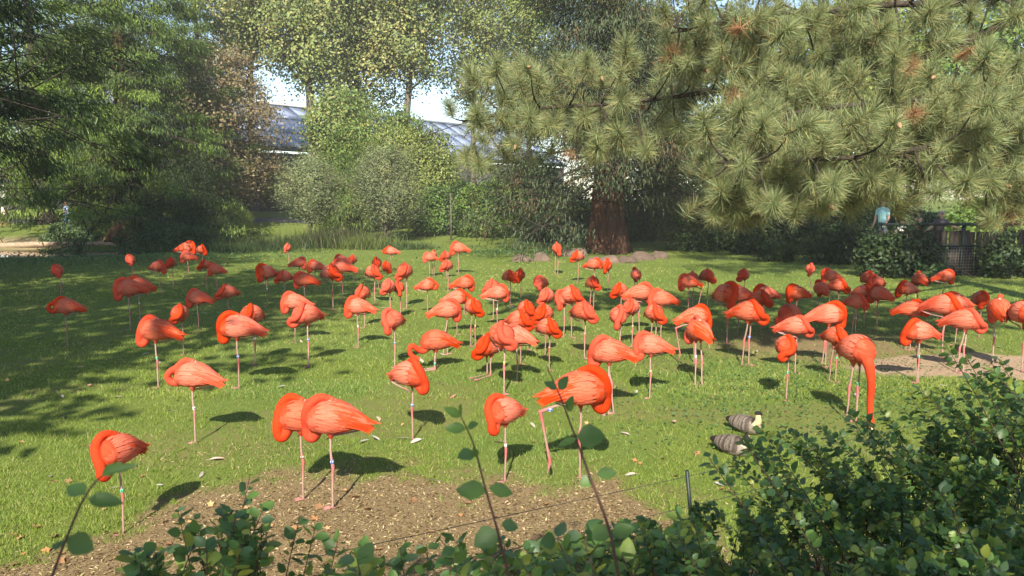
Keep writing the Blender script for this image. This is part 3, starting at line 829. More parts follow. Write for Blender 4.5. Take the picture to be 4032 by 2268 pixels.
# ------------------------------------------------------------------ boulders, fence, railing, people
def boulder(px, py, w, h, d, seed, label, dark=1.0):
    r = np.random.default_rng(seed)
    bm = bmesh.new(); bmesh.ops.create_icosphere(bm, subdivisions=3, radius=1)
    v = np.array([p.co[:] for p in bm.verts]); f = np.array([[q.index for q in p.verts] for p in bm.faces]); bm.free()
    for _ in range(7):                       # chop flat facets
        n = nrm(r.normal(0, 1, 3) + [0, 0, .3]); k = .62 + .25 * r.random()
        dd = v @ n; v = np.where((dd > k)[:, None], v - (dd - k)[:, None] * n, v)
    v = v * (1 + .04 * r.normal(0, 1, (len(v), 1))) * np.array([w / 2 * 1.15, d / 2, h * .72])
    c = np.array([.12, .085, .062]) * (.8 + .4 * r.random()) * np.ones((len(v), 1)) * (.9 + .2 * r.random((len(v), 1)))
    g = G(px, py)
    o = link('boulder', new_mesh('boulder', v, f, M['rock'], c), None, (g.x, g.y + d * .3, g.z + h * .02)); o.rotation_euler = (0, 0, r.random() * .6 - .3)
    tag(o, label, 'boulder', 'boulders round the giant trunk')
for k, (px, py, w, h, d, l) in enumerate((
    (2055, 1030, .85, .42, .7, 'rounded pale boulder at the sunlit end of the ring round the giant trunk'),
    (2130, 1028, .8, .5, .7, 'flat-topped boulder half in sun beside a weed tuft'),
    (2255, 1010, 1.3, .55, .9, 'long boulder left of the giant trunk'),
    (2340, 1035, .7, .35, .6, 'boulder at the left foot of the giant trunk'),
    (2400, 1036, .9, .45, .7, 'tall boulder right against the giant trunk front'),
    (2475, 1036, .9, .40, .7, 'boulder at the right foot of the giant trunk'),
    (2535, 1025, 1.1, .5, .8, 'squared boulder right of the giant trunk'),
    (2600, 1018, .7, .5, .7, 'last boulder of the ring beside the shaded lawn'))):
    boulder(px, py, w, h, d, 300 + k, l)

# two-strand wire fence between shrub and lawn
wf = empty('wire_fence', (0, 0, 0)); tag(wf, 'two-strand wire fence with dark posts running behind the shrubs', 'fence')
wA, wB = P(1091, 2224, 3.43), P(3487, 1681, 5.5)
hA = (wA.z + wB.z) / 2
dv = Vector((wB.x - wA.x, wB.y - wA.y, 0)); L = dv.length; dv.normalize()
e0 = Vector((wA.x, wA.y, 0)) - dv * 2.2; e1 = Vector((wB.x, wB.y, 0)) + dv * 2.0
for h in (.82, .62):
    pts = np.array([list(e0.lerp(e1, s) + Vector((0, 0, h + .004 * math.sin(s * 9)))) for s in np.linspace(0, 1, 24)])
    V_, F_ = tube(pts, np.full(24, .0022), 5); a = Acc(); a.add(V_, F_); link('wire', a.mesh('wire', M['wire']), wf)
for s in (-1.6, 2.62, 6.6):
    p = Vector((wA.x, wA.y, 0)) + dv * s
    z = float(terrain(p.x, p.y)); a = Acc()
    V_, F_ = tube(np.array([[0, 0, -.1], [0, 0, .45], [.0, 0, .86 - z]]), np.array([.014, .013, .012]), 8); a.add(V_, F_)
    o = link('post', a.mesh('post', M['darkmetal']), wf); o.location = (p.x, p.y, z); o.rotation_euler = (.06, -.12, 0)

# visitors' railing with mesh and planks on the right
rl = empty('viewing_railing', (0, 0, 0)); tag(rl, 'dark railing with wire mesh and screening planks in front of the visitors', 'railing')
r0_, r1_ = Vector((12.0, 24.9, 0)), Vector((20.5, 25.4, 0))
for i in range(7):
    p = r0_.lerp(r1_, i / 6); z = float(terrain(p.x, p.y)); a = Acc(); a.box((0, 0, .9), (.045, .045, .95))
    o = link('post', a.mesh('post', M['darkmetal'], False), rl); o.location = (p.x, p.y, z - .1)
for zz, hh in ((1.70, .045), (1.0, .03)):
    a = Acc(); a.box((0, 0, 0), ((r1_ - r0_).length / 2, .05, hh)); o = link('rail', a.mesh('rail', M['darkmetal'], False), rl); m_ = (r0_ + r1_) / 2
    o.location = (m_.x, m_.y - .06, zz); o.rotation_euler = (0, 0, math.atan2(r1_.y - r0_.y, r1_.x - r0_.x))
a = Acc()
for i in range(95):                                # mesh
    p = r0_.lerp(r1_, i / 94); V_, F_ = tube(np.array([[p.x, p.y - .14, 0], [p.x + .02, p.y - .14, .95]]), np.array([.003, .003]), 3); a.add(V_, F_)
for k in range(11):
    z = k * .095; V_, F_ = tube(np.array([[r0_.x, r0_.y - .14, z], [r1_.x, r1_.y - .14, z]]), np.array([.003, .003]), 3); a.add(V_, F_)
link('wire_mesh', a.mesh('wire_mesh', M['mesh']), rl)
r = np.random.default_rng(5)
pa = Acc(); pa.box((0, 0, .75), (.10, .012, .76)); plm = pa.mesh('plank', M['bark_dark'], False)
for i in range(36):
    p = r0_.lerp(r1_, (i + .5) / 36)
    o = link('plank', plm, rl); o.location = (p.x, p.y + .07 + .02 * (i % 2), float(terrain(p.x, p.y)) - .02 + r.normal(0, .03)); o.rotation_euler = (0, r.normal(0, .02), .06)
shrub('railing_shrub', (15.6, 24.3, 0), [((0, 0, .75), (.55, .4, .75)), ((1.6, 0, .6), (.8, .4, .7)), ((-2.9, .1, .7), (.95, .4, .95)), ((-3.6, .3, .6), (.8, .5, .8))], 420, 20, (.13, .13, .13), (.13, .09), 'rand', DARK, 311, 'sprawling dark bush growing in front of the visitor railing')
shrub('young_weed', (12.35, 22.6, 0), [((0, 0, .3), (.25, .2, .32)), ((.55, .1, .32), (.22, .2, .36))], 40, 6, (.05, .05, .05), (.16, .09), 'rand', [(.07, .12, .035), (.10, .15, .05)], 312, 'small leafy weed catching the sun below the railing', stems=6, stem_r=.01)
p = at(3560, 45)

def figure(name, loc, rz, h, shirt, pants, hair, label, pose='stand', cap=None, skin=(.55, .32, .23), cat='person'):
    """one continuous body; hair or cap is a child"""
    s = h / 1.75
    prims = []                                       # points, radii, colour
    def pr(pts, rad, c): prims.append((np.asarray(pts, float) * s, np.asarray(rad, float) * s, np.asarray(c, float)))
    lean = .16 if pose in ('rail', 'spread') else .03
    step = .10 if pose == 'walk' else .0
    for sg in (-1, 1):
        pr([(step * sg, sg * .09, .90), (.02 + step * sg * .6, sg * .095, .48), (step * sg * 1.6 - .01, sg * .095, .10)], (.095, .066, .045), pants)
        pr([(step * sg * 1.6 - .03, sg * .095, .045), (step * sg * 1.6 + .13, sg * .10, .035)], (.042, .035), (.04, .035, .03))
    pr([(0, 0, .90), (.02 + lean * .2, 0, 1.05), (.01 + lean * .7, 0, 1.28), (lean, 0, 1.40)], (.15, .145, .165, .12), shirt)
    pr([(lean, -.13, 1.40), (lean, .13, 1.40)], (.085, .085), shirt)
    pr([(lean, 0, 1.42), (lean + .03, 0, 1.54)], (.055, .052), skin)
    pr([(lean + .04, 0, 1.60), (lean + .035, 0, 1.67)], (.088, .092), skin)
    pr([(lean + .12, 0, 1.60), (lean + .135, 0, 1.585)], (.016, .014), skin)            # nose
    for sg in (-1, 1):
        pr([(lean + .03, sg * .093, 1.62), (lean + .03, sg * .098, 1.60)], (.018, .016), skin)   # ears
        if pose == 'spread':
            e, w = (lean + .12, sg * .40, 1.22), (lean + .26, sg * .60, 1.10)
        elif pose == 'rail':
            e, w = (lean + .10, sg * .24, 1.14), (lean + .34, sg * .16, 1.08)
        else:
            e, w = (lean + .02 - step * sg * .5, sg * .24, 1.12), (lean + .14 + step * sg * .5, sg * .22, .92)
        sh_ = (lean, sg * .19, 1.38)
        m1 = tuple((np.array(sh_) + np.array(e)) / 2)
        pr([sh_, m1], (.062, .058), shirt); pr([m1, e], (.05, .042), skin); pr([e, w], (.042, .03), skin)
        dv_ = nrm(np.array(w) - np.array(e))
        for fi, (o_, l_) in enumerate(((-.03, .075), (-.01, .09), (.01, .085), (.03, .07))):
            b0 = np.array(w) + dv_ * .05 + np.array([0, 0, o_]); pr([np.array(w), b0, b0 + dv_ * l_ + np.array([0, 0, -.015])], (.026, .016, .008), skin)
        pr([np.array(w), np.array(w) + dv_ * .05 + np.array([0, -sg * .045, .03])], (.02, .009), skin)
    A_ = Acc()
    for pts, rad, c in prims:
        V_, F_ = tube(catmull(pts, 8), np.interp(np.linspace(0, 1, 8), np.linspace(0, 1, len(rad)), rad), 12, True); A_.add(V_, F_)
    me = remesh(np.vstack(A_.V), [np.vstack(f) for f in A_.F.values()], .014 * s, 2)
    v, _ = mesh_arrays(me)
    best = np.full(len(v), 9.0); col = np.zeros((len(v), 3))
    for pts, rad, c in prims:
        q = catmull(pts, 9); rr = np.interp(np.linspace(0, 1, 9), np.linspace(0, 1, len(rad)), rad)
        d = (np.linalg.norm(v[:, None] - q[None], axis=2) / rr[None]).min(1)
        k = d < best; best[k] = d[k]; col[k] = c
    eye = np.linalg.norm((v - np.array([lean + .122, 0, 1.645]) * s) * np.array([1, 1, 1.6]), axis=1)
    for sg in (-1, 1):
        k = np.linalg.norm(v - np.array([lean + .12, sg * .035, 1.645]) * s, axis=1) < .016 * s; col[k] = (.03, .02, .02)
    k = np.linalg.norm((v - np.array([lean + .125, 0, 1.555]) * s) * np.array([1, .5, 2]), axis=1) < .018 * s; col[k] = (.4, .13, .11)
    set_col(me, col); me.materials.append(M['cloth'])
    o = link(name, me, None, loc); o.rotation_euler = (0, 0, rz)
    bm = bmesh.new(); bmesh.ops.create_uvsphere(bm, u_segments=14, v_segments=10, radius=1)
    hv = np.array([p.co[:] for p in bm.verts]); hf3 = np.array([[q.index for q in p.verts] for p in bm.faces if len(p.verts) == 3]); hf4 = np.array([[q.index for q in p.verts] for p in bm.faces if len(p.verts) == 4]); bm.free()
    hv = hv * np.array([.105, .10, .095]); hv[:, 2] = np.where((hv[:, 0] > .02) & (hv[:, 2] < .035), .035 + hv[:, 2] * .1, hv[:, 2])
    hv = (hv + np.array([lean + .022, 0, 1.675])) * s
    aa = Acc(); aa.add(hv, [hf3, hf4], cap or hair)
    if cap:
        bx = np.array([[.08, -.07, 1.71], [.08, .07, 1.71], [.20, .05, 1.695], [.20, -.05, 1.695]]) * s + np.array([lean * s, 0, 0])
        aa.add(np.vstack([bx, bx - [0, 0, .012]]), np.array([[0, 1, 2, 3], [7, 6, 5, 4], [0, 3, 7, 4], [1, 0, 4, 5], [2, 1, 5, 6], [3, 2, 6, 7]]), cap)
    link('cap' if cap else 'hair', aa.mesh('hair', M['cloth']), o)
    tag(o, label, cat)
    return o
def onpath(px, D): 
    x = (px - W0 / 2) / F0 * D; return (x, D, float(terrain(x, D)))
figure('person', (13.05, 26.9, .72), -2.6, 1.78, (.42, .72, .70), (.06, .07, .10), (.16, .08, .04), 'person in a pale aqua t-shirt turned away behind the dark bush', 'stand')
figure('person', (13.75, 26.0, .60), -1.2, 1.30, (.32, .03, .045), (.05, .05, .07), (.22, .14, .08), 'child in a dark red shirt standing at the railing', 'rail')
figure('person', (13.42, 26.3, .55), -1.7, 1.22, (.72, .66, .62), (.3, .2, .2), (.45, .26, .12), 'small child in a white top beside the aqua shirt', 'stand')
figure('person', (14.35, 25.75, .42), -1.55, 1.70, (.075, .06, .07), (.05, .05, .06), (.08, .05, .03), 'person in a dark t-shirt and grey cap with arms spread along the railing', 'spread', cap=(.28, .24, .25))
x_, y_ = -28.6, 49.2
figure('person', (x_, y_, float(terrain(x_, y_))), 2.9, 1.7, (.42, .52, .78), (.22, .36, .62), (.25, .12, .07), 'person in a pale blue top and jeans walking beyond the far lawn', 'walk')
x_, y_ = -33.2, 50.0
figure('person', (x_, y_, float(terrain(x_, y_))), .4, 1.75, (.75, .70, .68), (.30, .12, .05), (.10, .06, .04), 'person in a white top by the far path under the conifers', 'walk')

# far path on the left
pv = []
for x in np.linspace(-46, -12, 24):
    for y in (52.0, 54.4): pv.append((x, y + (x + 30) * .03, float(terrain(x, y + (x + 30) * .03)) + .02))
pf = [(2 * i, 2 * i + 2, 2 * i + 3, 2 * i + 1) for i in range(23)]
tag(link('path', new_mesh('path', pv, np.array(pf), M['concrete'])), kind='structure')

# fallen log and reeds on the pond bank
a = Acc(); V_, F_ = tube(catmull([(-27.5, 40.6, .02), (-25.0, 40.55, .10), (-22.5, 40.9, .12), (-20.8, 40.7, .06)], 14), np.linspace(.16, .10, 14), 9, True); a.add(V_, F_)
V_, F_ = tube(np.array([(-24.2, 40.5, .1), (-23.7, 40.2, .35), (-23.1, 40.1, .5)]), np.array([.05, .035, .015]), 6); a.add(V_, F_)
o = link('fallen_log', a.mesh('fallen_log', mat_bark('pale log', (.2, .14, .09), (.42, .32, .22), (3, 9, 9), .5))); tag(o, 'pale fallen log lying along the pond bank', 'log')

# ------------------------------------------------------------------ pine on the right
rng = np.random.default_rng(77)
def make_tuft(seed, n=380, dead=False, hang=False):
    r = np.random.default_rng(seed)
    z = -.24 + .30 * r.random(n)
    az = r.random(n) * 2 * math.pi
    th = np.radians(np.clip(np.where(hang, 140, 44) - z * 150 + r.normal(0, 17, n), 4, 172 if hang else 128))
    d = np.stack([np.sin(th) * np.cos(az), np.sin(th) * np.sin(az), np.cos(th)], -1)
    L = .25 * (.75 + .45 * r.random(n))
    pos = np.stack([np.zeros(n), np.zeros(n), z], -1)
    bl = np.array([[-.5, 0, 0], [.5, 0, 0], [.42, .55, .02], [-.42, .55, .02], [0, 1, -.10]])
    bf = [np.array([[0, 1, 2, 3]]), np.array([[3, 2, 4]])]
    if dead: pal = np.array([[.36, .19, .09], [.28, .14, .065], [.42, .25, .13]])
    else: pal = np.array([[.215, .26, .11], [.25, .295, .13], [.175, .22, .09], [.35, .325, .13], [.27, .325, .17]])
    col = pal[r.integers(0, len(pal), n)] * (.8 + .4 * r.random((n, 1)))
    old = (z < -.15) & (r.random(n) < (.25))
    col[old] = np.array([.22, .17, .07])
    v, f, c = scatter(bl, bf, pos, frames(d, r.normal(0, 1, (n, 3))), np.stack([np.full(n, .0056), L, L], -1), col)
    A_ = Acc(); A_.add(v, f, c)
    V_, F_ = tube(np.array([[0, 0, -.26], [0, 0, .0], [0, 0, .045]]), np.array([.007, .008, .002]), 5); A_.add(V_, F_, (.30, .22, .13))
    return A_
TUFTS = [make_tuft(400 + k) for k in range(7)]
DEADT = [make_tuft(420 + k, 190, True, k % 2 == 0) for k in range(3)]
tuft_me = [a.mesh('needle_tuft', M['needle'], False) for a in TUFTS]
dead_me = [a.mesh('dry_needle_tuft', M['needle'], False) for a in DEADT]
ca = Acc(); pts = np.array([[0, 0, z] for z in np.linspace(0, .11, 7)]); V_, F_ = tube(pts, np.array([.012, .027, .031, .029, .023, .014, .004]), 9)
V_[:63] *= (1 + .10 * np.repeat(np.arange(7) % 2, 9)[:, None]); ca.add(V_, F_, (.26, .17, .09)); cone_me = ca.mesh('pine_cone', M['twig'])

pine = empty('pine_tree', (12.4, 13.2, 0.0)); tag(pine, 'long-needled pine spreading its heavy boughs over the right of the lawn', 'tree')
pb = np.array(pine.location)
tz = np.linspace(0, 1, 12); tp = np.stack([np.sin(tz * 4) * .25, np.cos(tz * 3) * .2 - .2, tz * 17.5 - .1], -1)
V_, F_ = tube(tp, .42 * (1 - .75 * tz) + .14 * np.exp(-tz * 14), 18); link('trunk', new_mesh('trunk', V_, F_, M['bark_dark']), pine)
BOUGHS = [   # start on trunk (height), pixel path (px, py, depth), tuft count, vertical spread (up, down), depth spread
    (7.6, [(3900, 120, 12.4), (3500, 250, 12.6), (3000, 330, 13.2), (2500, 400, 13.6), (2100, 430, 14.0), (1820, 480, 14.2)], 80, (.9, .95), .9, (.22, 1.0)),
    (8.6, [(4000, -60, 12.2), (3500, 20, 11.8), (3000, 60, 11.8), (2640, 130, 12.2)], 54, (.9, .75), .7, (.1, 1)),
    (6.2, [(4150, 330, 12.0), (3700, 390, 11.2), (3300, 420, 11.0), (2900, 480, 11.2)], 62, (.55, .9), .7, (.0, 1)),
    (4.9, [(4200, 520, 11.6), (3800, 560, 10.6), (3350, 620, 10.4), (2820, 640, 10.6)], 70, (.55, .62), .65, (.0, 1)),
    (4.0, [(4250, 760, 11.8), (4050, 730, 11.0), (3850, 730, 10.8)], 20, (.5, .5), .4, (.1, 1)),
    (4.0, [(3900, 640, 11.6), (3400, 700, 10.9), (3050, 740, 10.8), (2880, 760, 10.8)], 22, (.25, .35), .3, (.3, 1)),
]
SUNH = np.array([-.11, -1.0, .2])
ntuft = 0
upper = Acc()
for bi, (h0, path, nt_, (su, sdn), dsp, (ta, tb)) in enumerate(BOUGHS):
    pts = [np.interp(h0 / 17.5, tz, tp[:, k]) for k in range(3)]
    ctrl = np.array([pts] + [np.array(P(*q)) - pb for q in path])
    cv = catmull(ctrl, 40)
    br = link('branch', None or bpy.data.meshes.new('branch'), pine) if False else None
    A_ = Acc(); V_, F_ = tube(cv, np.linspace(.075, .016, 40), 8); A_.add(V_, F_)
    r = np.random.default_rng(500 + bi)
    places = []
    for k in range(nt_):
        best = None
        for _ in range(14):                              # keep tufts apart
            t = ta + (tb - ta) * r.random(); i_ = int(t * 33) + 6
            c = cv[min(i_, 39)]
            dz = r.random() * su if r.random() < .5 else -r.random() * sdn
            q = c + np.array([r.normal(0, .25), r.normal(-.15, dsp * .5), dz])
            dmin = min([np.linalg.norm((q - w[0]) * [1, .6, 1]) for w in places], default=9)
            if best is None or dmin > best[1]: best = (q, dmin, c, dz)
            if dmin > .5: break
        places.append((best[0], best[2], best[3]))
    tl = []
    for q, c, dz in places:
        ax = nrm((q - c) * np.array([.6, .6, .5]) + np.array([r.normal(0, .3) - .1, r.normal(-.55, .2), .45 + r.normal(0, .25)]))
        mid = (q + c) / 2 + np.array([0, 0, -.12])
        V_, F_ = tube(catmull([c, mid, q - ax * .24], 6), np.linspace(.02, .008, 6), 5); A_.add(V_, F_)
        tl.append((q, ax))
    bo = link('branch', A_.mesh('branch', M['bark_dark']), pine)
    for q, ax in tl:
        dead = r.random() < .05
        o = link('dry_needle_tuft' if dead else 'needle_tuft', (dead_me[r.integers(0, 3)] if dead else tuft_me[r.integers(0, 7)]), bo)
        if dead: ax = nrm(ax * .4 + np.array([0, -.3, -.1]))
        z_ = Vector(ax); o.location = q; o.rotation_euler = z_.to_track_quat('Z', 'Y').to_euler(); s = (.9 if dead else 1.1) * (.75 + .45 * r.random()); o.scale = (s, s, s)
        ntuft += 1
    for k in r.choice(len(tl), max(1, len(tl) // 9), replace=False):
        q, ax = tl[k]; o = link('pine_cone', cone_me, bo); o.location = q + ax * .02 + np.array([.03, -.06, 0]); o.rotation_euler = (r.normal(2.6, .4), r.normal(0, .4), 0)
# upper and far crown, above the frame: merged
r = np.random.default_rng(600)
A_ = Acc(); UB = Acc()
def put(a, pos, ax, s):
    R_ = np.array(Vector(ax).to_track_quat('Z', 'Y').to_matrix())
    src = TUFTS[r.integers(0, 7)]
    A_.add(np.vstack(src.V) @ R_.T * s + pos, [np.vstack(f) for f in src.F.values()], np.vstack(src.C))
# a lighter needle set for the part above the frame
light = [make_tuft(440 + k, 70) for k in range(4)]; MID = [make_tuft(450 + k, 130) for k in range(4)]
def put2(pos, ax, s):
    R_ = np.array(Vector(ax).to_track_quat('Z', 'Y').to_matrix()); src = light[r.integers(0, 4)]
    v = np.vstack(src.V).copy()
    A_.add(v @ R_.T * s + pos, [np.vstack(f) for f in src.F.values()], np.vstack(src.C))
for k in range(40):
    f = (k + .5) / 40; z = 10.2 + 6.6 * f; az = k * 2.4 + r.normal(0, .2); L = (8.6 if math.cos(az) < .2 else 4.2) * (1 - .4 * f) * (.8 + .4 * r.random())
    c0 = np.array([np.interp(z / 17.5, tz, tp[:, 0]), np.interp(z / 17.5, tz, tp[:, 1]), z])
    s_ = np.linspace(0, 1, 8)
    pts = c0 + np.stack([np.cos(az) * L * s_, np.sin(az) * L * s_, L * (.28 * s_ - .12 * s_ ** 2)], -1)
    # stay above the line of sight of the photograph's frame
    V_, F_ = tube(pts, np.linspace(.09, .015, 8), 6); UB.add(V_, F_)
    for m in range(int(26 * L / 5)):
        t = .25 + .75 * r.random(); q = np.array([np.interp(t, s_, pts[:, j]) for j in range(3)]) + r.normal(0, 1, 3) * [.45, .45, .3]
        w = q + pb
        if w[1] > 1 and (w[2] - CAMZ) / w[1] < .285: continue
        put2(q, nrm(np.array([math.cos(az) * .5 + r.normal(0, .3), math.sin(az) * .5 + r.normal(0, .3), .8])), 2.0)
# fill between the tufts that can be picked out
for (h0, path, nt_, (su, sdn), dsp, (ta, tb)) in BOUGHS:
    ctrl = np.array([[np.interp(h0 / 17.5, tz, tp[:, k]) for k in range(3)]] + [np.array(P(*q)) - pb for q in path]); cv = catmull(ctrl, 40)
    for k in range(int(nt_ * 2.9)):
        c = cv[min(39, int((ta + (tb - ta) * r.random()) * 33) + 6)]; q = c + np.array([r.normal(0, .25), r.normal(.25, dsp * .55), r.random() * su if r.random() < .5 else -r.random() * sdn])
        ax = nrm((q - c) * .6 + np.array([r.normal(0, .3), r.normal(-.5, .25), .5])); R_ = np.array(Vector(ax).to_track_quat('Z', 'Y').to_matrix()); src = MID[r.integers(0, 4)]
        A_.add(np.vstack(src.V) @ R_.T * (.75 + .4 * r.random()) + q, [np.vstack(f) for f in src.F.values()], np.vstack(src.C))
tag(link('crown', A_.mesh('crown', M['needle'], False), pine), kind='stuff')
link('upper_limbs', UB.mesh('upper_limbs', M['bark_dark']), pine)

# ------------------------------------------------------------------ flamingos
CN = np.array([.55, .043, .012]); CB = np.array([.52, .067, .027]); CPALE = np.array([.53, .145, .085]); CORG = np.array([.52, .052, .012])
def TF(v):
    v = np.array(v, float); return np.stack([v[..., 0] * .86, v[..., 1] * .88, .628 + (v[..., 2] - .58) * .875], -1)
CLEG = np.array([.36, .23, .19]); CKNEE = np.array([.44, .13, .12]); CFOOT = np.array([.36, .17, .15])
BX = np.array([.238, .228, .20, .145, .07, -.02, -.11, -.19, -.26, -.32, -.37, -.40])
BZ = np.array([.705, .71, .72, .733, .742, .742, .735, .722, .707, .693, .680, .672])
BRZ = np.array([.014, .062, .106, .140, .157, .160, .146, .118, .082, .052, .028, .010])
BRY = np.array([.014, .060, .106, .138, .151, .152, .138, .108, .072, .044, .024, .012])

def loft(bx, bz, brz, bry, k=24):
    n = len(bx); ang = np.arange(k) * 2 * math.pi / k
    V = np.concatenate([np.stack([np.full(k, bx[i]), bry[i] * np.sin(ang), bz[i] + brz[i] * np.cos(ang)], -1) for i in range(n)] + [[[bx[0] + .004, 0, bz[0]], [bx[-1] - .01, 0, bz[-1]]]])
    i = np.arange(n - 1)[:, None] * k; j = np.arange(k)[None]
    q = np.stack([i + j, i + (j + 1) % k, i + k + (j + 1) % k, i + k + j], -1).reshape(-1, 4)
    j = np.arange(k); b = (n - 1) * k
    return V, [q[:, ::-1], np.vstack([np.stack([j, (j + 1) % k, np.full(k, n * k)], -1), np.stack([b + (j + 1) % k, b + j, np.full(k, n * k + 1)], -1)])]

def surf(x, phi, off, side):
    x = np.asarray(x, float)
    z0 = np.interp(-x, -BX, BZ); rz = np.interp(-x, -BX, BRZ) + off; ry = np.interp(-x, -BX, BRY) + off
    return np.stack([x, side * ry * np.sin(phi), z0 + rz * np.cos(phi)], -1)

def make_wing(side, seed, pale=.35, spread=0.0):
    r = np.random.default_rng(seed); A_ = Acc()
    rows = 11
    for i in range(rows):
        f = i / (rows - 1)
        x0 = .125 - .355 * f
        L = .11 + .08 * f
        nph = 13 if f < .7 else 10
        for j in range(nph):
            g = j / (nph - 1)
            phi = math.radians(8 + (118 - 22 * f) * g) + r.normal(0, .05)
            w = (.023 - .004 * f) * (.9 + .3 * r.random())
            ll = L * (.85 + .35 * r.random()) * (1.15 if g > .7 else 1)
            u = np.linspace(0, 1, 5)
            xs = x0 - ll * u
            drop = .22 * g * u * ll / .14 + spread * u * g
            off = .0012 + .0045 * u * (.5 + r.random()) + .0006 * (rows - i)
            wid = w * np.array([.55, 1, 1.05, .8, .12])
            rad = np.maximum(np.interp(-xs, -BX, BRY), .045)
            lft = surf(xs, phi + drop - wid / rad * .5, off, side); rgt = surf(xs, phi + drop + wid / rad * .5, off + .001, side)
            cen = surf(xs, phi + drop, off + .002, side)
            V = np.stack([lft, cen, rgt], 1).reshape(-1, 3)
            k = np.arange(4)[:, None] * 3
            F_ = np.concatenate([np.stack([k + 0, k + 1, k + 4, k + 3], -1).reshape(-1, 4), np.stack([k + 1, k + 2, k + 5, k + 4], -1).reshape(-1, 4)])
            t = r.random()
            c = CB * (1 - t * .4) + CPALE * t * .4
            if f < .25 or r.random() < pale * (.35 + .65 * (1 - abs(f - .45))): c = CPALE * (.9 + .15 * r.random()) * .75 + CB * .25
            if .35 < f < .8 and .25 < g < .75 and r.random() < .5: c = CORG * .5 + CB * .5
            if f > .8 and r.random() < .55: c = CORG
            grad = np.repeat(np.array([.92, .97, 1.0, 1.05, 1.07]), 3) * np.tile([.97, 1.03, .97], 5)
            A_.add(V, F_, c[None] * grad[:, None])
    # long feathers hanging at the rear
    for j in range(5):
        ph = math.radians(60 + 12 * j); xs = np.array([-.20, -.27, -.335, -.385, -.42]) + .012 * j
        p0 = surf(xs, ph, .008, side); p0[:, 2] -= np.array([0, .012, .03, .055, .085]) * (1 + .12 * j) * .8
        wv = np.array([.012, .017, .018, .014, .003])[:, None] * np.array([0, side * .5, -.85])
        V = np.stack([p0 - wv, p0 + wv], 1).reshape(-1, 3); k = np.arange(4)[:, None] * 2
        A_.add(V, np.stack([k, k + 1, k + 3, k + 2], -1).reshape(-1, 4), CORG * (.85 + .3 * r.random()))
    A_.V = [TF(v_) for v_ in A_.V]
    return A_.mesh('wing', M['feather'])

NECKS = {
 'S': ([(.10, .0, .70), (.165, .02, .615), (.205, .065, .575), (.242, .10, .612), (.248, .05, .672), (.240, -.03, .692), (.212, -.08, .755), (.148, -.078, .858), (.075, -.035, .912), (.012, .0, .90)], (.060, .058, .055, .052, .051, .050, .048, .044, .039, .033)),
 'D': ([(.09, .0, .69), (.145, .025, .60), (.185, .045, .54), (.232, .05, .56), (.240, .045, .655), (.238, .0, .745), (.205, -.035, .85), (.135, -.035, .92), (.07, -.015, .93), (.015, .0, .908)], (.062, .060, .057, .055, .053, .051, .048, .044, .039, .033)),
 'P': ([(.12, .0, .70), (.20, .0, .645), (.285, .02, .65), (.322, .035, .72), (.285, .045, .785), (.21, .04, .83), (.14, .03, .89), (.085, .02, .925), (.02, .01, .912)], (.062, .056, .049, .045, .043, .043, .042, .038, .033)),
 'F': ([(.12, .0, .69), (.21, .0, .60), (.255, .01, .45), (.235, .03, .28), (.25, .03, .12), (.262, .03, .075)], (.085, .062, .047, .040, .036, .034)),
 'L': ([(.10, .0, .66), (.20, .01, .585), (.30, .02, .63), (.375, .03, .68), (.42, .035, .64), (.405, .045, .55), (.35, .055, .50), (.32, .06, .485)], (.066, .052, .046, .044, .042, .04, .036, .033)),
}
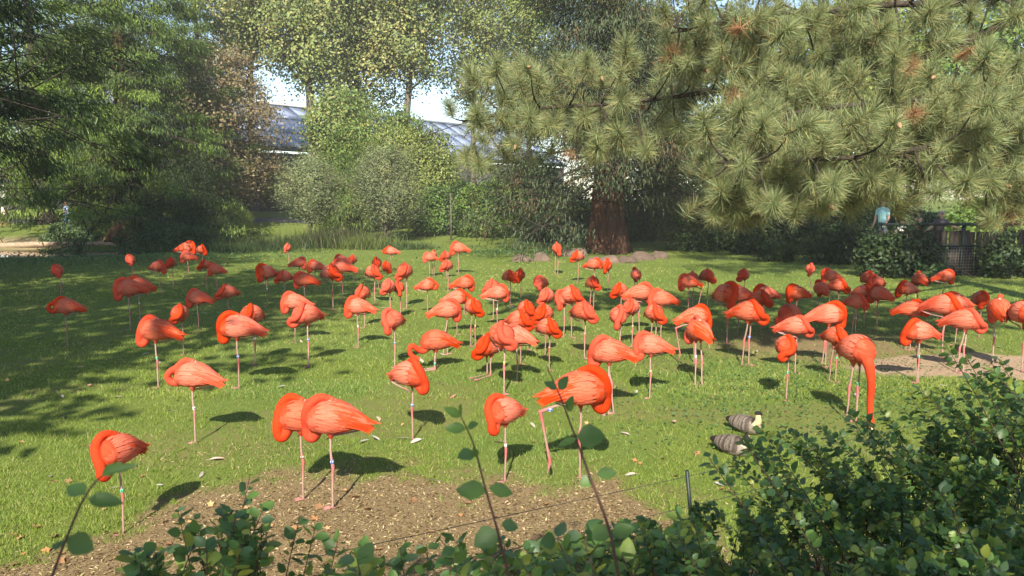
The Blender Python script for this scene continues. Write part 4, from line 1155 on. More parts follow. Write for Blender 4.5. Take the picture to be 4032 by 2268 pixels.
def flamingo_mesh(neck, legs, mirror=False, dz=0.0):
    np_, nr = NECKS[neck]
    np_ = np.array(np_) * np.array([1, -1 if mirror else 1, 1])
    body = loft(BX, BZ, BRZ, BRY)
    A_ = Acc(); A_.add(*body)
    cv = catmull(np_, 44); cr = np.interp(np.linspace(0, 1, 44), np.linspace(0, 1, len(nr)), nr)
    A_.add(*tube(cv, cr, 14, True))
    hd = cv[-1]; back = nrm(cv[-1] - cv[-5])
    if neck in 'SDP': back = nrm(back + np.array([-.8, .1, -.35]))
    head = np.array([hd - back * .01, hd + back * .04]); A_.add(*tube(head, np.array([.040, .036]), 12, True))
    bt = np.array([0, 0, -1.0])
    bill = np.array([hd + back * .06, hd + back * .10 + bt * .012, hd + back * .125 + bt * .045]); billr = np.array([.024, .020, .009])
    if neck in 'FL': A_.add(*tube(catmull(bill, 7), np.interp(np.linspace(0, 1, 7), [0, .5, 1], billr), 10, True))
    hips = []
    for sg in (1, -1):
        if legs in ('one', 'walk') and sg < 0: continue
        A_.add(*tube(np.array([(0, sg * .05, .66), (.0, sg * .045, .60), (.0, sg * .04, .54)]), np.array([.06, .045, .015]), 10, True))
    me = remesh(np.vstack(A_.V), [np.vstack(f) for f in A_.F.values()], .0075, 5)
    v, fs = mesh_arrays(me); bpy.data.meshes.remove(me)
    r = np.random.default_rng(3)
    d = (np.linalg.norm(v[:, None] - cv[None], axis=2) / cr[None])
    di = d.min(1); ii = d.argmin(1) / 43.0
    tone = vnoise(v[:, 0] * 22, v[:, 2] * 30 + v[:, 1] * 14, 5)[:, None]
    fine = vnoise(v[:, 0] * 60, v[:, 2] * 90 + v[:, 1] * 30, 8)[:, None]
    col = CB * (.85 + .3 * tone) * (.6 + .4 * fine ** .3)
    col = col * (1 - .35 * (tone > .6)) + CPALE * .35 * (tone > .6)
    tail = sstep(-.22, -.30, v[:, 0])[:, None]; col = col * (1 - tail) + CORG * tail
    nk = (sstep(1.28, 1.08, di) * sstep(.02, .16, ii))[:, None]
    ncol = (CN * .85 + CB * .15) + (CB * .8 + CN * .2 - CN) * sstep(.30, .02, ii)[:, None]
    col = col * (1 - nk) + ncol * (.94 + .1 * fine) * nk
    if neck in 'SDP':                                    # pale base of the bill showing at the edge of the feathers
        bb = np.linalg.norm((v - (hd + back * .075 + np.array([0, 0, .012]))), axis=1) < .026; col[bb] = (.60, .43, .34)
    else:
        db = np.linalg.norm(v[:, None] - catmull(bill, 7)[None], axis=2).min(1) < .03
        col[db] = (.80, .50, .42); tip = np.linalg.norm(v - bill[-1], axis=1) < .03; col[tip] = (.02, .018, .018)
    white = np.linalg.norm((v - np.array([-.0, 0, .885])) * np.array([1, 1, 1.5]), axis=1) < .05
    col[white & (di > 1.1)] = (.56, .33, .27)
    B_ = Acc(); B_.add(TF(v) if neck != 'F' else TF(v) * np.array([1, 1, 0]) + np.array([0, 0, 1]) * np.where(v[:, 2:] < .55, v[:, 2:] * (.6018 / .55), .628 + (v[:, 2:] - .58) * .875), fs, col)
    def leg(pts, rad, cols):
        q = catmull(pts, 22); t = np.linspace(0, 1, 22); tk = np.linspace(0, 1, len(rad))
        V_, F_ = tube(q, np.interp(t, tk, rad), 9, True)
        cc = np.stack([np.interp(t, tk, np.array(cols)[:, k]) for k in range(3)], -1)
        cc = np.vstack([np.repeat(np.vstack([[cc[0]] * 3, cc, [cc[-1]] * 3]), 9, 0), cc[:1], cc[-1:]])
        B_.add(V_, F_, cc)
    def foot(p, yaw=0.0, droop=0.0):
        p = np.array(p)
        for a_ in (-.5, 0, .5):
            dr = np.array([math.cos(a_ + yaw), math.sin(a_ + yaw), -droop]); V_, F_ = tube(np.array([p, p + dr * .045 + [0, 0, .004], p + dr * .085]), np.array([.008, .007, .003]), 6, True); B_.add(V_, F_, CFOOT)
        w = np.array([p + [0, 0, .004]] + [p + np.array([math.cos(a_ + yaw), math.sin(a_ + yaw), -droop]) * l_ for a_, l_ in ((-.5, .078), (-.25, .066), (0, .078), (.25, .066), (.5, .078))])
        B_.add(w, np.array([[0, 1, 2], [0, 2, 3], [0, 3, 4], [0, 4, 5]]), CFOOT); B_.add(w - [0, 0, .003], np.array([[0, 2, 1], [0, 3, 2], [0, 4, 3], [0, 5, 4]]), CFOOT)
        V_, F_ = tube(np.array([p, p + np.array([-math.cos(yaw), -math.sin(yaw), -droop]) * .025]), np.array([.007, .003]), 6, True); B_.add(V_, F_, CFOOT)
    rad = (.0105, .0095, .010, .0155, .0125, .0085, .0085, .011); cols = [CLEG, CLEG, CLEG * .98, CKNEE, CKNEE, CLEG, CLEG * .95, CFOOT]
    def standing(sg, fx=0.0):
        y = sg * .04
        leg([(0, y, .632), (.003 + fx * .1, y, .56), (fx * .35 + .002, y * .95, .45), (fx * .5 - .010, y * .9, .36), (fx * .52 - .008, y * .9, .31), (fx * .7 - .002, y * .85, .18), (fx * .9, y * .8, .08), (fx, y * .8, .012)], rad, cols)
        foot((fx, y * .8, .008))
    if legs in ('one', 'walk', 'two'): standing(1, 0.0)
    if legs == 'two': standing(-1, -.07)
    if legs == 'one':                                   # other leg folded up under the tail
        leg(TF([(-.02, -.04, .60), (-.12, -.045, .60), (-.24, -.045, .605), (-.325, -.04, .615)]), (.010, .009, .0095, .014), [CLEG, CLEG, CLEG, CKNEE])
        leg(TF([(-.325, -.04, .615), (-.25, -.05, .585), (-.13, -.05, .562), (-.02, -.05, .548)]), (.014, .009, .0085, .010), [CKNEE, CLEG, CLEG, CFOOT])
        leg(TF([(-.02, -.05, .548), (.02, -.05, .535), (.055, -.05, .505)]), (.010, .008, .003), [CFOOT, CFOOT * .7, CFOOT * .5])
    if legs == 'walk':
        A2 = [(-.03, -.045, .66), (-.12, -.05, .635), (-.25, -.055, .61), (-.335, -.055, .59)]
        A2 = TF(A2) + np.array([0, 0, -.02]); A2[-1] = (-.335, -.055, .59)
        leg(A2, (.03, .012, .010, .0165), [CB, CLEG, CLEG, CKNEE])
        leg([(-.335, -.055, .59), (-.325, -.055, .54), (-.29, -.05, .36), (-.255, -.05, .175)], (.0165, .013, .009, .013), [CKNEE, CKNEE, CLEG, CKNEE])
        leg([(-.255, -.05, .175), (-.262, -.05, .13), (-.275, -.05, .075)], (.013, .012, .004), [CKNEE, CFOOT, CFOOT])
    if legs == 'kneel':
        for sg in (1, -1):
            y = sg * .045; x = .02 * sg
            leg([(0, y, .632), (x, y, .52), (x, y, .42), (x - .004, y, .365)], (.0105, .0095, .010, .015), [CLEG, CLEG, CLEG, CKNEE])
            leg([(x, y, .362), (x + .09, y * 1.1, .364), (x + .20, y * 1.2, .362), (x + .27, y * 1.3, .362)], (.015, .010, .009, .011), [CKNEE, CLEG, CLEG, CFOOT])
            foot((x + .27, y * 1.3, .362))
    m_ = B_.mesh('flamingo', M['plumage'])
    if legs == 'kneel':
        m_.transform(Matrix.Translation((0, 0, -.35)))
    return m_
VAR = {}
for key, nk, lg, mi in (('S', 'S', 'one', False), ('s', 'S', 'one', True), ('D', 'D', 'one', False), ('d', 'D', 'one', True), ('S2', 'S', 'two', False), ('s2', 'S', 'two', True),
                        ('D2', 'D', 'two', False), ('d2', 'D', 'two', True), ('P', 'P', 'one', False), ('P2', 'P', 'two', True), ('F', 'F', 'two', False), ('L', 'L', 'kneel', False), ('SK', 'S', 'kneel', True), ('W', 'D', 'walk', False), ('w', 'D', 'walk', True)):
    VAR[key] = flamingo_mesh(nk, lg, mi)
WINGS = [(make_wing(1, 900 + k, .15 + .25 * k, .06 * (k % 2)), make_wing(-1, 930 + k, .15 + .25 * k, .06 * (k % 2))) for k in range(4)]
RINGC = {'w': (.75, .75, .74), 'g': (.12, .55, .33), 'b': (.06, .16, .50), 'y': (.75, .62, .12), 'r': (.60, .10, .07), 'o': (.70, .30, .12)}
RING = {}
for k, c in RINGC.items():
    a = Acc(); V_, F_ = tube(np.array([[0, 0, -.016], [0, 0, -.0155], [0, 0, .0155], [0, 0, .016]]), np.array([.0135, .0145, .0145, .0135]), 14); a.add(V_, F_, c)
    for j in range(4):                                   # printed code marks
        a.box((.0146 * math.cos(j * 1.57 + .6), .0146 * math.sin(j * 1.57 + .6), .002 * (j % 2)), (.0012, .0035, .008), (.03, .03, .05) if k in 'wgy' else (.8, .8, .8), [[math.cos(j * 1.57 + .6), -math.sin(j * 1.57 + .6), 0], [math.sin(j * 1.57 + .6), math.cos(j * 1.57 + .6), 0], [0, 0, 1]])
    RING[k] = a.mesh('leg_ring', M['plain'])
RINGN = {'w': 'white', 'g': 'green', 'b': 'blue', 'y': 'yellow', 'r': 'red', 'o': 'orange'}

# foot pixel x, top y, foot y (0: hidden, worked out from the size), heading (0 right, 90 away, 180 left, 270 to the viewer), pose, ring, own label
T = 'flamingo '
BIRDS = [
 (235, 1034, 1180, 285, 'S', '', T + 'asleep alone at the pond side of the flock'), (268, 1162, 1364, 205, 'P', '', T + 'asleep in dappled shade with neck looped forward, pond side'),
 (520, 997, 1120, 280, 'S', '', ''), (513, 1088, 1300, 215, 'D', 'g', ''), (556, 1082, 1269, 180, 'd', 'w', ''), (628, 1020, 1154, 345, 'D', '', ''), (678, 1007, 1129, 275, 's', '', ''),
 (741, 938, 1078, 5, 'd', '', T + 'with tail to the pond, farthest bird before the evergreen mound'), (796, 960, 1066, 330, 'D', '', ''), (745, 985, 1100, 185, 'D', '', ''), (811, 1025, 1131, 235, 's', '', ''), (855, 1051, 1156, 180, 'D', '', ''),
 (786, 1133, 1311, 178, 'D', '', ''), (898, 1111, 1280, 240, 's', '', ''), (716, 1188, 1397, 275, 's', 'w', ''), (628, 1237, 1526, 182, 'D', 'g', T + 'asleep with a green ring on its leg, facing the pond'),
 (944, 1220, 1527, 184, 'd', 'b', T + 'with drooping orange tail feathers and a thin blue ring'), (998, 1186, 1435, 255, 's', 'w', ''), (775, 1403, 1742, 180, 'P', 'w', T + 'with neck looped forward like a handle and a white ring'),
 (477, 1703, 2097, 246, 'D', 'g', T + 'asleep behind the near twig with a green ring, beside bare soil'), (1197, 1548, 1962, 184, 'D', 'r', T + 'asleep with a red ring, partly behind its neighbour on the bare soil'), (1313, 1545, 1995, 180, 'd', 'b', T + 'asleep with a blue ring on bare soil, tail over a white ring'),
 (1617, 1401, 1732, 318, 'D', 'b', T + 'asleep with tail turned to the pond and a blue ring, alone on grass'), (1980, 1554, 1893, 226, 'D', 'w', T + 'asleep on one pink leg with a white ring beside the striding bird'), (2285, 1432, 1888, 0, 'W', 'b', T + 'striding with one leg stretched back, head tucked on its back'),
 (3360, 1322, 1662, 285, 'F', 'g', T + 'with straight neck reaching down to feed on the grass'), (3283, 1314, 1505, 290, 'S2', 'g', T + 'asleep close behind the feeding bird'), (3086, 1307, 1575, 255, 's', 'g', T + 'asleep in a ball near the two geese with a green ring'),
 (2556, 1302, 1567, 180, 'D', 'o', T + 'asleep facing the pond with an orange ring, tail on a grey stalk'), (2394, 1315, 1632, 182, 'd2', '', T + 'asleep on both legs with long drooping tail'), (1975, 1252, 1552, 292, 'S', 'y', T + 'asleep with thick neck curled to one side and a yellow ring'),
 (1925, 1300, 1478, 240, 'SK', '', T + 'resting on bent legs beneath the yellow-ringed bird'), (2040, 1280, 1505, 150, 'd', 'r', T + 'turned away with pale back and tail, a red ring'), (1715, 1311, 1455, 200, 'L', 'g', T + 'crouching on bent legs and preening its breast'),
 (2157, 1242, 1459, 308, 'S', 'r', ''), (2140, 1187, 0, 240, 's', '', ''), (2045, 1209, 0, 315, 'S', '', ''), (2072, 1172, 0, 295, 'S', '', ''), (1865, 1164, 1366, 300, 'S2', 'y', ''), (1762, 1172, 1395, 8, 'D2', 'y', T + 'with long tail toward the pond and a yellow ring'),
 (1800, 1133, 0, 5, 'P', '', ''), (1828, 1080, 0, 0, 'D', '', ''), (1683, 1096, 1238, 352, 'P', '', T + 'preening with neck curved back over its shoulder'), (1531, 1090, 1262, 258, 's', '', ''), (1572, 1112, 1250, 275, 'D', '', ''), (1548, 1209, 1446, 238, 'D', 'b', ''),
 (1412, 1162, 1368, 180, 'D', 'w', ''), (1430, 1115, 1290, 252, 'd', '', ''), (1209, 1180, 1443, 240, 's', 'b', ''), (1163, 1144, 1348, 195, 'D', '', ''), (1203, 1065, 1232, 180, 'd', '', ''), (1120, 1057, 1200, 240, 's', '', ''), (1050, 1034, 1207, 235, 'D', 'w', ''),
 (1180, 1009, 1130, 3, 'd', '', ''), (1245, 1020, 1146, 178, 'D', '', ''), (1306, 1018, 1222, 322, 'S', '', ''), (1350, 1016, 1180, 182, 'D', '', ''), (1346, 999, 1112, 180, 'D', '', ''), (1390, 998, 1108, 262, 's', '', ''),
 (1540, 966, 1068, 182, 'P', '', ''), (1486, 1008, 1136, 272, 'D', '', ''), (1523, 1022, 1155, 292, 'S', '', ''), (1471, 1035, 1199, 302, 'S', '', ''), (1596, 1022, 1214, 252, 's', '', ''), (1135, 955, 1048, 270, 'd', '', T + 'far off alone before the dark bushes'),
 (1706, 983, 1088, 95, 'D2', '', ''), (1691, 1005, 1092, 190, 'D', '', ''), (1755, 983, 1096, 242, 's', '', ''), (1760, 1016, 1150, 250, 's', '', ''), (1806, 947, 1079, 180, 'D', '', T + 'alone in sun on the open grass before the hedge'),
 (1938, 1092, 0, 232, 's', '', ''), (1959, 1115, 1290, 0, 'D', 'w', ''), (2005, 1055, 0, 302, 'S', '', ''), (2046, 1053, 1190, 275, 'd', '', ''), (2130, 1079, 0, 238, 'S', '', ''), (2151, 1125, 0, 242, 's', '', ''), (2245, 1114, 1330, 312, 'S', 'g', ''), (2215, 1137, 0, 235, 'D', '', ''),
 (2295, 1174, 1412, 302, 'S', 'r', ''), (2332, 1079, 0, 292, 'S2', '', ''), (2192, 944, 1082, 272, 'D2', '', T + 'on dark legs in front of the boulders'), (2272, 980, 1112, 238, 's', '', T + 'in shade in front of the giant trunk'), (2338, 1012, 1145, 335, 'P', '', ''), (2388, 1014, 1156, 262, 'd', '', ''), (2502, 1051, 0, 92, 'd2', '', T + 'turned away in the shade near the giant trunk'),
 (2438, 1105, 0, 232, 's', '', ''), (2518, 1108, 1310, 5, 'D', 'b', T + 'with the palest pink wings and a blue ring'), (2600, 1133, 1330, 180, 'D', '', ''), (2482, 1166, 1364, 240, 's', 'o', ''), (2431, 1195, 1420, 268, 'd', '', ''), (2573, 1187, 1400, 292, 'S2', '', ''), (2735, 1195, 1432, 2, 'w', '', T + 'stretching one leg straight back beneath its tail'),
 (2745, 1242, 1515, 112, 'D2', 'w', T + 'turned away with red tail feathers hanging and a white ring'), (2707, 1075, 1237, 182, 'W', '', T + 'in the pine shade stretching a leg behind it'), (2722, 1063, 0, 272, 'D', '', ''), (2780, 1051, 1210, 290, 'S', '', ''), (2924, 1051, 0, 232, 's', '', ''), (2854, 1098, 1354, 288, 'd', '', ''), (2903, 1115, 1311, 182, 'D', '', ''),
 (3004, 1115, 0, 180, 'd', '', ''), (2990, 1133, 0, 302, 'S', '', ''), (2943, 1168, 1440, 312, 'S2', 'b', ''), (3130, 1115, 0, 180, 'D', '', ''), (3103, 1145, 0, 215, 'L', '', ''), (3128, 1232, 0, 325, 'S', '', ''), (3252, 1181, 1447, 352, 'D2', '', ''), (3186, 1033, 1156, 252, 'd', '', ''),
 (3262, 1054, 0, 180, 'D', '', ''), (3227, 1100, 0, 95, 'd', '', ''), (3295, 1090, 0, 322, 'S', '', ''), (3408, 1063, 0, 272, 'd', '', ''), (3443, 1077, 0, 205, 'D', '', ''), (3397, 1111, 0, 292, 'S', '', ''), (3366, 1152, 1325, 322, 'S2', 'w', ''), (3455, 1117, 1300, 122, 'D', '', T + 'turned away in the shade with pointed tail'),
 (3614, 1067, 0, 95, 'D', '', ''), (3560, 1100, 1265, 192, 'd', '', ''), (3713, 1057, 0, 352, 'D', '', T + 'in sun nearest the visitor railing'), (3583, 1172, 0, 335, 'P2', '', ''), (3705, 1143, 1409, 312, 'S', '', ''), (3755, 1145, 1358, 190, 'D', '', ''), (3789, 1203, 1468, 318, 'S2', 'r', T + 'asleep on the sandy patch with a red ring'), (3604, 1249, 1507, 184, 'd2', 'g', T + 'asleep on the sandy patch with a pale green ring'),
 (3847, 1137, 1327, 262, 's', '', ''), (3918, 1159, 1432, 68, 'D', 'w', T + 'turned away on a dark leg with a white ring'), (4012, 1152, 1463, 265, 'd', '', T + 'asleep at the end of the flock past the sandy patch'),
]
UNIT = .968
rb = np.random.default_rng(2024)
used = {}
def dirword(h):
    h %= 360
    return 'facing the railing' if h < 45 or h > 325 else 'facing the far trees' if h < 135 else 'facing the pond' if h < 225 else 'facing the shrubs'
POSEW = {'S': 'neck in an S', 'D': 'neck folded down', 'P': 'neck looped out', 'L': 'bending to preen', 'W': 'leg stretched back', 'F': 'feeding'}
WINGW = ['deep orange wings', 'salmon wings', 'streaked pink wings', 'pale pink wings']
for (fx, top, fy, head, pose, ring, own) in BIRDS:
    if fy == 0:
        fy = (top - .345 * 780) / (1 - .345)
    g = G(fx, fy)
    tp_ = P(fx, top, g.y)
    kneel = pose in ('L', 'SK')
    un = UNIT - (.35 if kneel else 0) - (.10 if pose in ('L',) else 0)
    if pose == 'F': un = .90
    s = min(1.16, max(.86, (tp_.z - g.z) / un))
    me = VAR[pose]
    o = link('flamingo', me, None, (g.x, g.y, g.z - .004)); o.rotation_euler = (0, 0, math.radians(head) + rb.normal(0, .05)); o.scale = (s * (.97 + .06 * rb.random()), s * (.97 + .08 * rb.random()), s)
    wk = rb.integers(0, 4) if fx != 2518 else 3
    wl_, wr_ = WINGS[wk]
    for w in (wl_, wr_):
        wo = link('wing', w, o)
        if kneel: wo.location = (0, 0, -.35)
    if ring:
        ro = link('leg_ring', RING[ring], o)
        if kneel: ro.location = (.02, .045, .10); 
        elif pose in ('W', 'w'): ro.location = (-.255, -.055, .608); ro.rotation_euler = (0, math.radians(-78), 0)
        else: ro.location = (-.005, .037, .402)
    if pose == 'd' and ring == 'b' and fx == 1313:
        ro = link('leg_ring', RING['w'], o); ro.location = (-.25, -.038, .657); ro.rotation_euler = (0, math.radians(-83), 0)
    if own: lab = own
    else:
        pz = POSEW[{'SK': 'L'}.get(pose, pose[0].upper())]
        where = ('in pine shade' if fx > 2600 and fy < 1290 else 'deep in the crowd' if fx > 1650 else 'on the shaded left lawn' if fy < 1300 and fx < 1330 else 'on open grass')
        if fx > 3300 and fy >= 1290: where = 'by sand'
        if where == 'on the shaded left lawn': where = 'on dappled grass'
        lab = 'sleeping flamingo %s, %s, %s%s' % (dirword(head), pz, where, (', %s ring' % RINGN[ring]) if ring else ', ' + WINGW[wk])
        if '2' in pose: lab = lab.replace('sleeping flamingo', 'two-legged sleeping flamingo')
        if pose == 'L': lab = lab.replace('sleeping ', '')
    if len(lab.replace('-', ' ').split()) > 16: lab = lab.replace(' the ', ' ')
    tag(o, lab, 'flamingo', 'flock of flamingos on the lawn')
HAZE = 0.0008
# ------------------------------------------------------------------ geese
def goose(px, py, head_pose, heading, label, seed):
    r = np.random.default_rng(seed)
    bx = np.array([.20, .185, .15, .08, .0, -.09, -.17, -.24, -.30]); bz = np.array([.10, .10, .105, .112, .118, .122, .13, .14, .15])
    brz = np.array([.01, .05, .085, .11, .118, .105, .075, .04, .01]); bry = np.array([.01, .055, .09, .118, .13, .12, .09, .05, .015])
    A_ = Acc(); A_.add(*loft(bx, bz, brz, bry))
    if head_pose == 'up':
        nk = [(.10, 0, .14), (.155, 0, .185), (.165, .0, .24), (.15, .0, .285)]; nr = (.075, .052, .036, .033); hd = [(.15, 0, .295), (.158, .03, .297)]; bl = [(.165, .055, .292), (.17, .085, .276)]
    else:
        nk = [(.10, 0, .14), (.15, .0, .19), (.155, -.005, .235), (.16, -.01, .26)]; nr = (.075, .052, .038, .034); hd = [(.16, -.01, .262), (.185, -.03, .235)]; bl = [(.20, -.04, .205), (.21, -.05, .17)]
    cv = catmull(nk, 12); A_.add(*tube(cv, np.interp(np.linspace(0, 1, 12), np.linspace(0, 1, 4), nr), 12, True))
    A_.add(*tube(np.array(hd), np.array([.036, .034]), 12, True)); A_.add(*tube(np.array(bl), np.array([.018, .010]), 10, True))
    me = remesh(np.vstack(A_.V), [np.vstack(f) for f in A_.F.values()], .007, 4)
    v, fs = mesh_arrays(me)
    n1 = vnoise(v[:, 0] * 40, v[:, 1] * 40 + v[:, 2] * 30, 3)[:, None]
    col = np.array([.20, .16, .125]) * (.8 + .4 * n1)
    col[v[:, 0] < -.2] = (.02, .018, .017)
    crm = np.array([.62, .45, .26])
    dn = np.linalg.norm(v[:, None] - cv[None], axis=2); ii = dn.argmin(1); near = dn.min(1) < np.interp(np.linspace(0, 1, 12), np.linspace(0, 1, 4), nr)[ii] * 1.25
    front = v[:, 0] > np.interp(v[:, 2], [.12, .2, .3], [.10, .135, .12])
    stripe = (np.sin(np.arctan2(v[:, 1], v[:, 0] - .12) * 26 + v[:, 2] * 30) > .72)
    k = near & (ii > 1); col[k] = crm; col[k & stripe & (v[:, 2] < .235)] = (.25, .16, .09); col[k & ~front] = (.035, .028, .025)
    dh = np.linalg.norm(v[:, None] - np.array(hd)[None], axis=2).min(1); dbl = np.linalg.norm(v[:, None] - np.array(bl)[None], axis=2).min(1)
    blk = ((dh < .044) & ((v[:, 2] > .285) | (v[:, 1] * (1 if head_pose == 'up' else -1) > .012))) | (dbl < .026); col[blk] = (.018, .016, .016)
    set_col(me, col); me.materials.append(M['plumage'])
    g = G(px, py)
    o = link('goose', me, None, (g.x, g.y, g.z - .015)); o.rotation_euler = (0, 0, math.radians(heading)); o.scale = (.84, .84, .84)
    tag(o, label, 'goose', 'grey geese resting on the grass')
    for side in (1, -1):                                  # barred wing
        W_ = Acc()
        for i in range(9):
            f = i / 8; x0 = .09 - .27 * f
            for j in range(7):
                ph = math.radians(6 + 92 * j / 6) + r.normal(0, .05); x0 += r.normal(0, .004); u = np.linspace(0, 1, 5); xs = x0 - (.075 + .03 * f) * u
                ry = np.interp(-xs, -bx, bry) + .006 + .006 * u; rz = np.interp(-xs, -bx, brz) + .006 + .006 * u; z0 = np.interp(-xs, -bx, bz)
                wd = .052 * np.array([.9, 1, 1, .95, .6])
                def sf(p_): return np.stack([xs, side * ry * np.sin(p_), z0 + rz * np.cos(p_)], -1)
                rad = np.maximum(ry, .05)
                V = np.stack([sf(ph - wd / rad * .5), sf(ph + wd / rad * .5)], 1).reshape(-1, 3); k_ = np.arange(4)[:, None] * 2
                c0 = np.array([.085, .064, .052]) * (.85 + .3 * r.random()); cc = np.repeat(np.stack([c0, c0, c0 * .55, c0 * .5 + np.array([.06, .05, .04]), np.array([.19, .16, .125])]), 2, 0)
                if f > .85: cc = np.repeat(np.stack([c0 * .3] * 5), 2, 0)
                W_.add(V, np.stack([k_, k_ + 1, k_ + 3, k_ + 2], -1).reshape(-1, 4), cc)
        link('wing', W_.mesh('wing', M['feather']), o)
goose(2938, 1702, 'up', 312, 'resting goose with upright cream neck and black cap beside its mate', 1)
goose(2888, 1786, 'down', 318, 'resting goose with bowed dark head and cream cheek', 2)

# crane beyond the pond
g = at(420, 47.5); A_ = Acc()
A_.add(*tube(catmull([(.34, 0, .62), (.22, 0, .72), (0, 0, .78), (-.25, 0, .72), (-.42, 0, .60)], 14), np.interp(np.linspace(0, 1, 14), [0, .3, .6, 1], [.05, .12, .13, .03]), 12, True))
A_.add(*tube(catmull([(.22, 0, .76), (.40, 0, .80), (.48, 0, .62), (.47, 0, .40)], 12), np.linspace(.055, .025, 12), 10, True)); A_.add(*tube(np.array([(.47, 0, .40), (.52, 0, .36)]), np.array([.035, .03]), 9, True)); A_.add(*tube(np.array([(.53, 0, .35), (.62, 0, .28)]), np.array([.015, .006]), 8, True))
A_.add(*tube(np.array([(.0, .05, .72), (.01, .05, .35), (.0, .05, .0)]), np.array([.022, .016, .014]), 8, True)); A_.add(*tube(np.array([(-.03, -.05, .72), (.02, -.05, .35), (-.06, -.05, .0)]), np.array([.022, .016, .014]), 8, True))
me = remesh(np.vstack(A_.V), [np.vstack(f) for f in A_.F.values()], .012, 2); v, _ = mesh_arrays(me); set_col(me, np.where(v[:, 2:3] > .4, [[.035, .04, .05]], [[.03, .03, .03]])); me.materials.append(M['plumage'])
o = link('crane', me, None, g); o.rotation_euler = (0, 0, 2.9); tag(o, 'dark long-legged crane standing on the shaded lawn beyond the pond', 'crane')

# ------------------------------------------------------------------ feathers and fallen leaves
def feather_mesh(seed, c0, c1):
    r = np.random.default_rng(seed); n = 8; t = np.linspace(0, 1, n); wd = .17 * np.sin(np.pi * np.clip(t * .9 + .08, 0, 1)) ** .7; cx = .12 * np.sin(t * 2.4 + seed); z = .03 * np.sin(t * 3.0 + .4)
    V = np.concatenate([np.stack([cx - wd, t, z + wd * .25], -1), np.stack([cx, t, z], -1), np.stack([cx + wd * .8, t, z + wd * .35], -1)])
    i = np.arange(n - 1); F_ = np.vstack([np.stack([i, i + n, i + n + 1, i + 1], -1), np.stack([i + n, i + 2 * n, i + 2 * n + 1, i + n + 1], -1)])
    c = np.array(c0) * (1 - t[:, None]) + np.array(c1) * t[:, None]
    A_ = Acc(); A_.add(V, F_, np.tile(c, (3, 1))); V_, F2 = tube(np.array([[cx[0] - .02, -.22, 0], [cx[0], 0, .005], [cx[-1], 1, z[-1] + .01]]), np.array([.012, .012, .004]), 5); A_.add(V_, F2, (.5, .45, .4))
    return A_.mesh('feather', M['feather'])
FE = [feather_mesh(1, (.42, .37, .32), (.40, .33, .28)), feather_mesh(2, (.44, .41, .37), (.26, .24, .21)), feather_mesh(3, (.55, .30, .24), (.60, .20, .13)), feather_mesh(4, (.45, .39, .34), (.55, .27, .18))]
LF = ['white feather lying on the grass', 'greyish white feather lying on the grass', 'pink feather lying on the grass', 'white and orange feather lying on the grass']
r = np.random.default_rng(31)
spots = [(190, 1885), (440, 1930), (1745, 1517), (1795, 1560), (690, 1622), (825, 1820), (1660, 1740), (1400, 1245), (2510, 1150), (2820, 1905), (2850, 1915), (3075, 1960), (2640, 1665), (2000, 1385), (1280, 1310), (185, 1136), (180, 1163), (110, 1187), (85, 1235), (135, 1335), (445, 1352), (800, 1235), (860, 1300), (1500, 1215), (390, 1265), (190, 1270), (450, 1065), (2980, 1390), (3300, 1440), (3700, 1520), (2900, 1280), (1180, 1345), (560, 1400), (1960, 1160), (1105, 1000), (2290, 1200), (620, 1320), (330, 1450), (1480, 1650)]
for k in range(52):
    y = 1 / (1 / 6.5 + r.random() * (1 / 26 - 1 / 6.5)); x = (r.random() * 2 - 1) * y * .66
    if soil(np.array(x), np.array(y)) > .6 and y < 7: continue
    spots.append((x, y, 1))
for q in spots:
    g = G(*q) if len(q) == 2 else Vector((q[0], q[1], float(terrain(q[0], q[1]))))
    k = int(r.choice(4, p=[.4, .3, .12, .18])); o = link('feather', FE[k], None, (g.x, g.y, g.z + .022)); s = .08 + .065 * r.random(); o.scale = (s, s, s * .6); o.rotation_euler = (r.normal(0, .15), r.normal(0, .3), r.random() * 6.28)
    tag(o, LF[k], 'feather', 'moulted feathers scattered on the lawn')
def leaf_mesh(seed, c):
    r = np.random.default_rng(seed); a_ = np.linspace(0, 2 * math.pi, 15, endpoint=False); rr = np.where(np.arange(15) % 3 == 0, 1, .55) * (.85 + .3 * r.random(15)); z = .35 * r.random(15)
    V = np.vstack([np.stack([rr * np.cos(a_), rr * np.sin(a_), z], -1), [[0, 0, 0]]]); i = np.arange(15)
    A_ = Acc(); A_.add(V, np.stack([i, (i + 1) % 15, np.full(15, 15)], -1), np.array(c) * (.85 + .3 * r.random((16, 1)))); V_, F_ = tube(np.array([[-.2, 0, .02], [-.9, .05, .1], [-1.5, .2, .05]]), np.array([.035, .03, .02]), 4); A_.add(V_, F_, np.array(c) * .7); return A_.mesh('fallen_leaf', M['chip'])
LM = [leaf_mesh(1, (.34, .17, .07)), leaf_mesh(2, (.28, .15, .07)), leaf_mesh(3, (.42, .24, .11)), leaf_mesh(4, (.22, .12, .06))]
LN = ['orange-brown curled leaf lying at the edge of the bare soil', 'brown curled leaf lying at the edge of the bare soil', 'tan curled leaf lying at the edge of the bare soil', 'dark brown curled leaf lying at the edge of the bare soil']
ls = [(2500, 1818), (2520, 1830), (2610, 1810), (2310, 1670), (2520, 1660), (2745, 1790), (2660, 1880), (2840, 1930), (2870, 1940), (1585, 1675), (1255, 1720), (2100, 1745), (1840, 1985), (1815, 2035), (1450, 2010), (1700, 2100), (1160, 2085), (1130, 2100), (1060, 2080), (830, 1990), (240, 2215), (55, 2230), (60, 2110), (410, 2010), (270, 1900), (560, 1880), (860, 1890), (350, 1760), (30, 1500), (90, 1745), (700, 1580), (1290, 2085), (1490, 2170), (900, 2120), (150, 2080), (1940, 2110), (2150, 1990)]
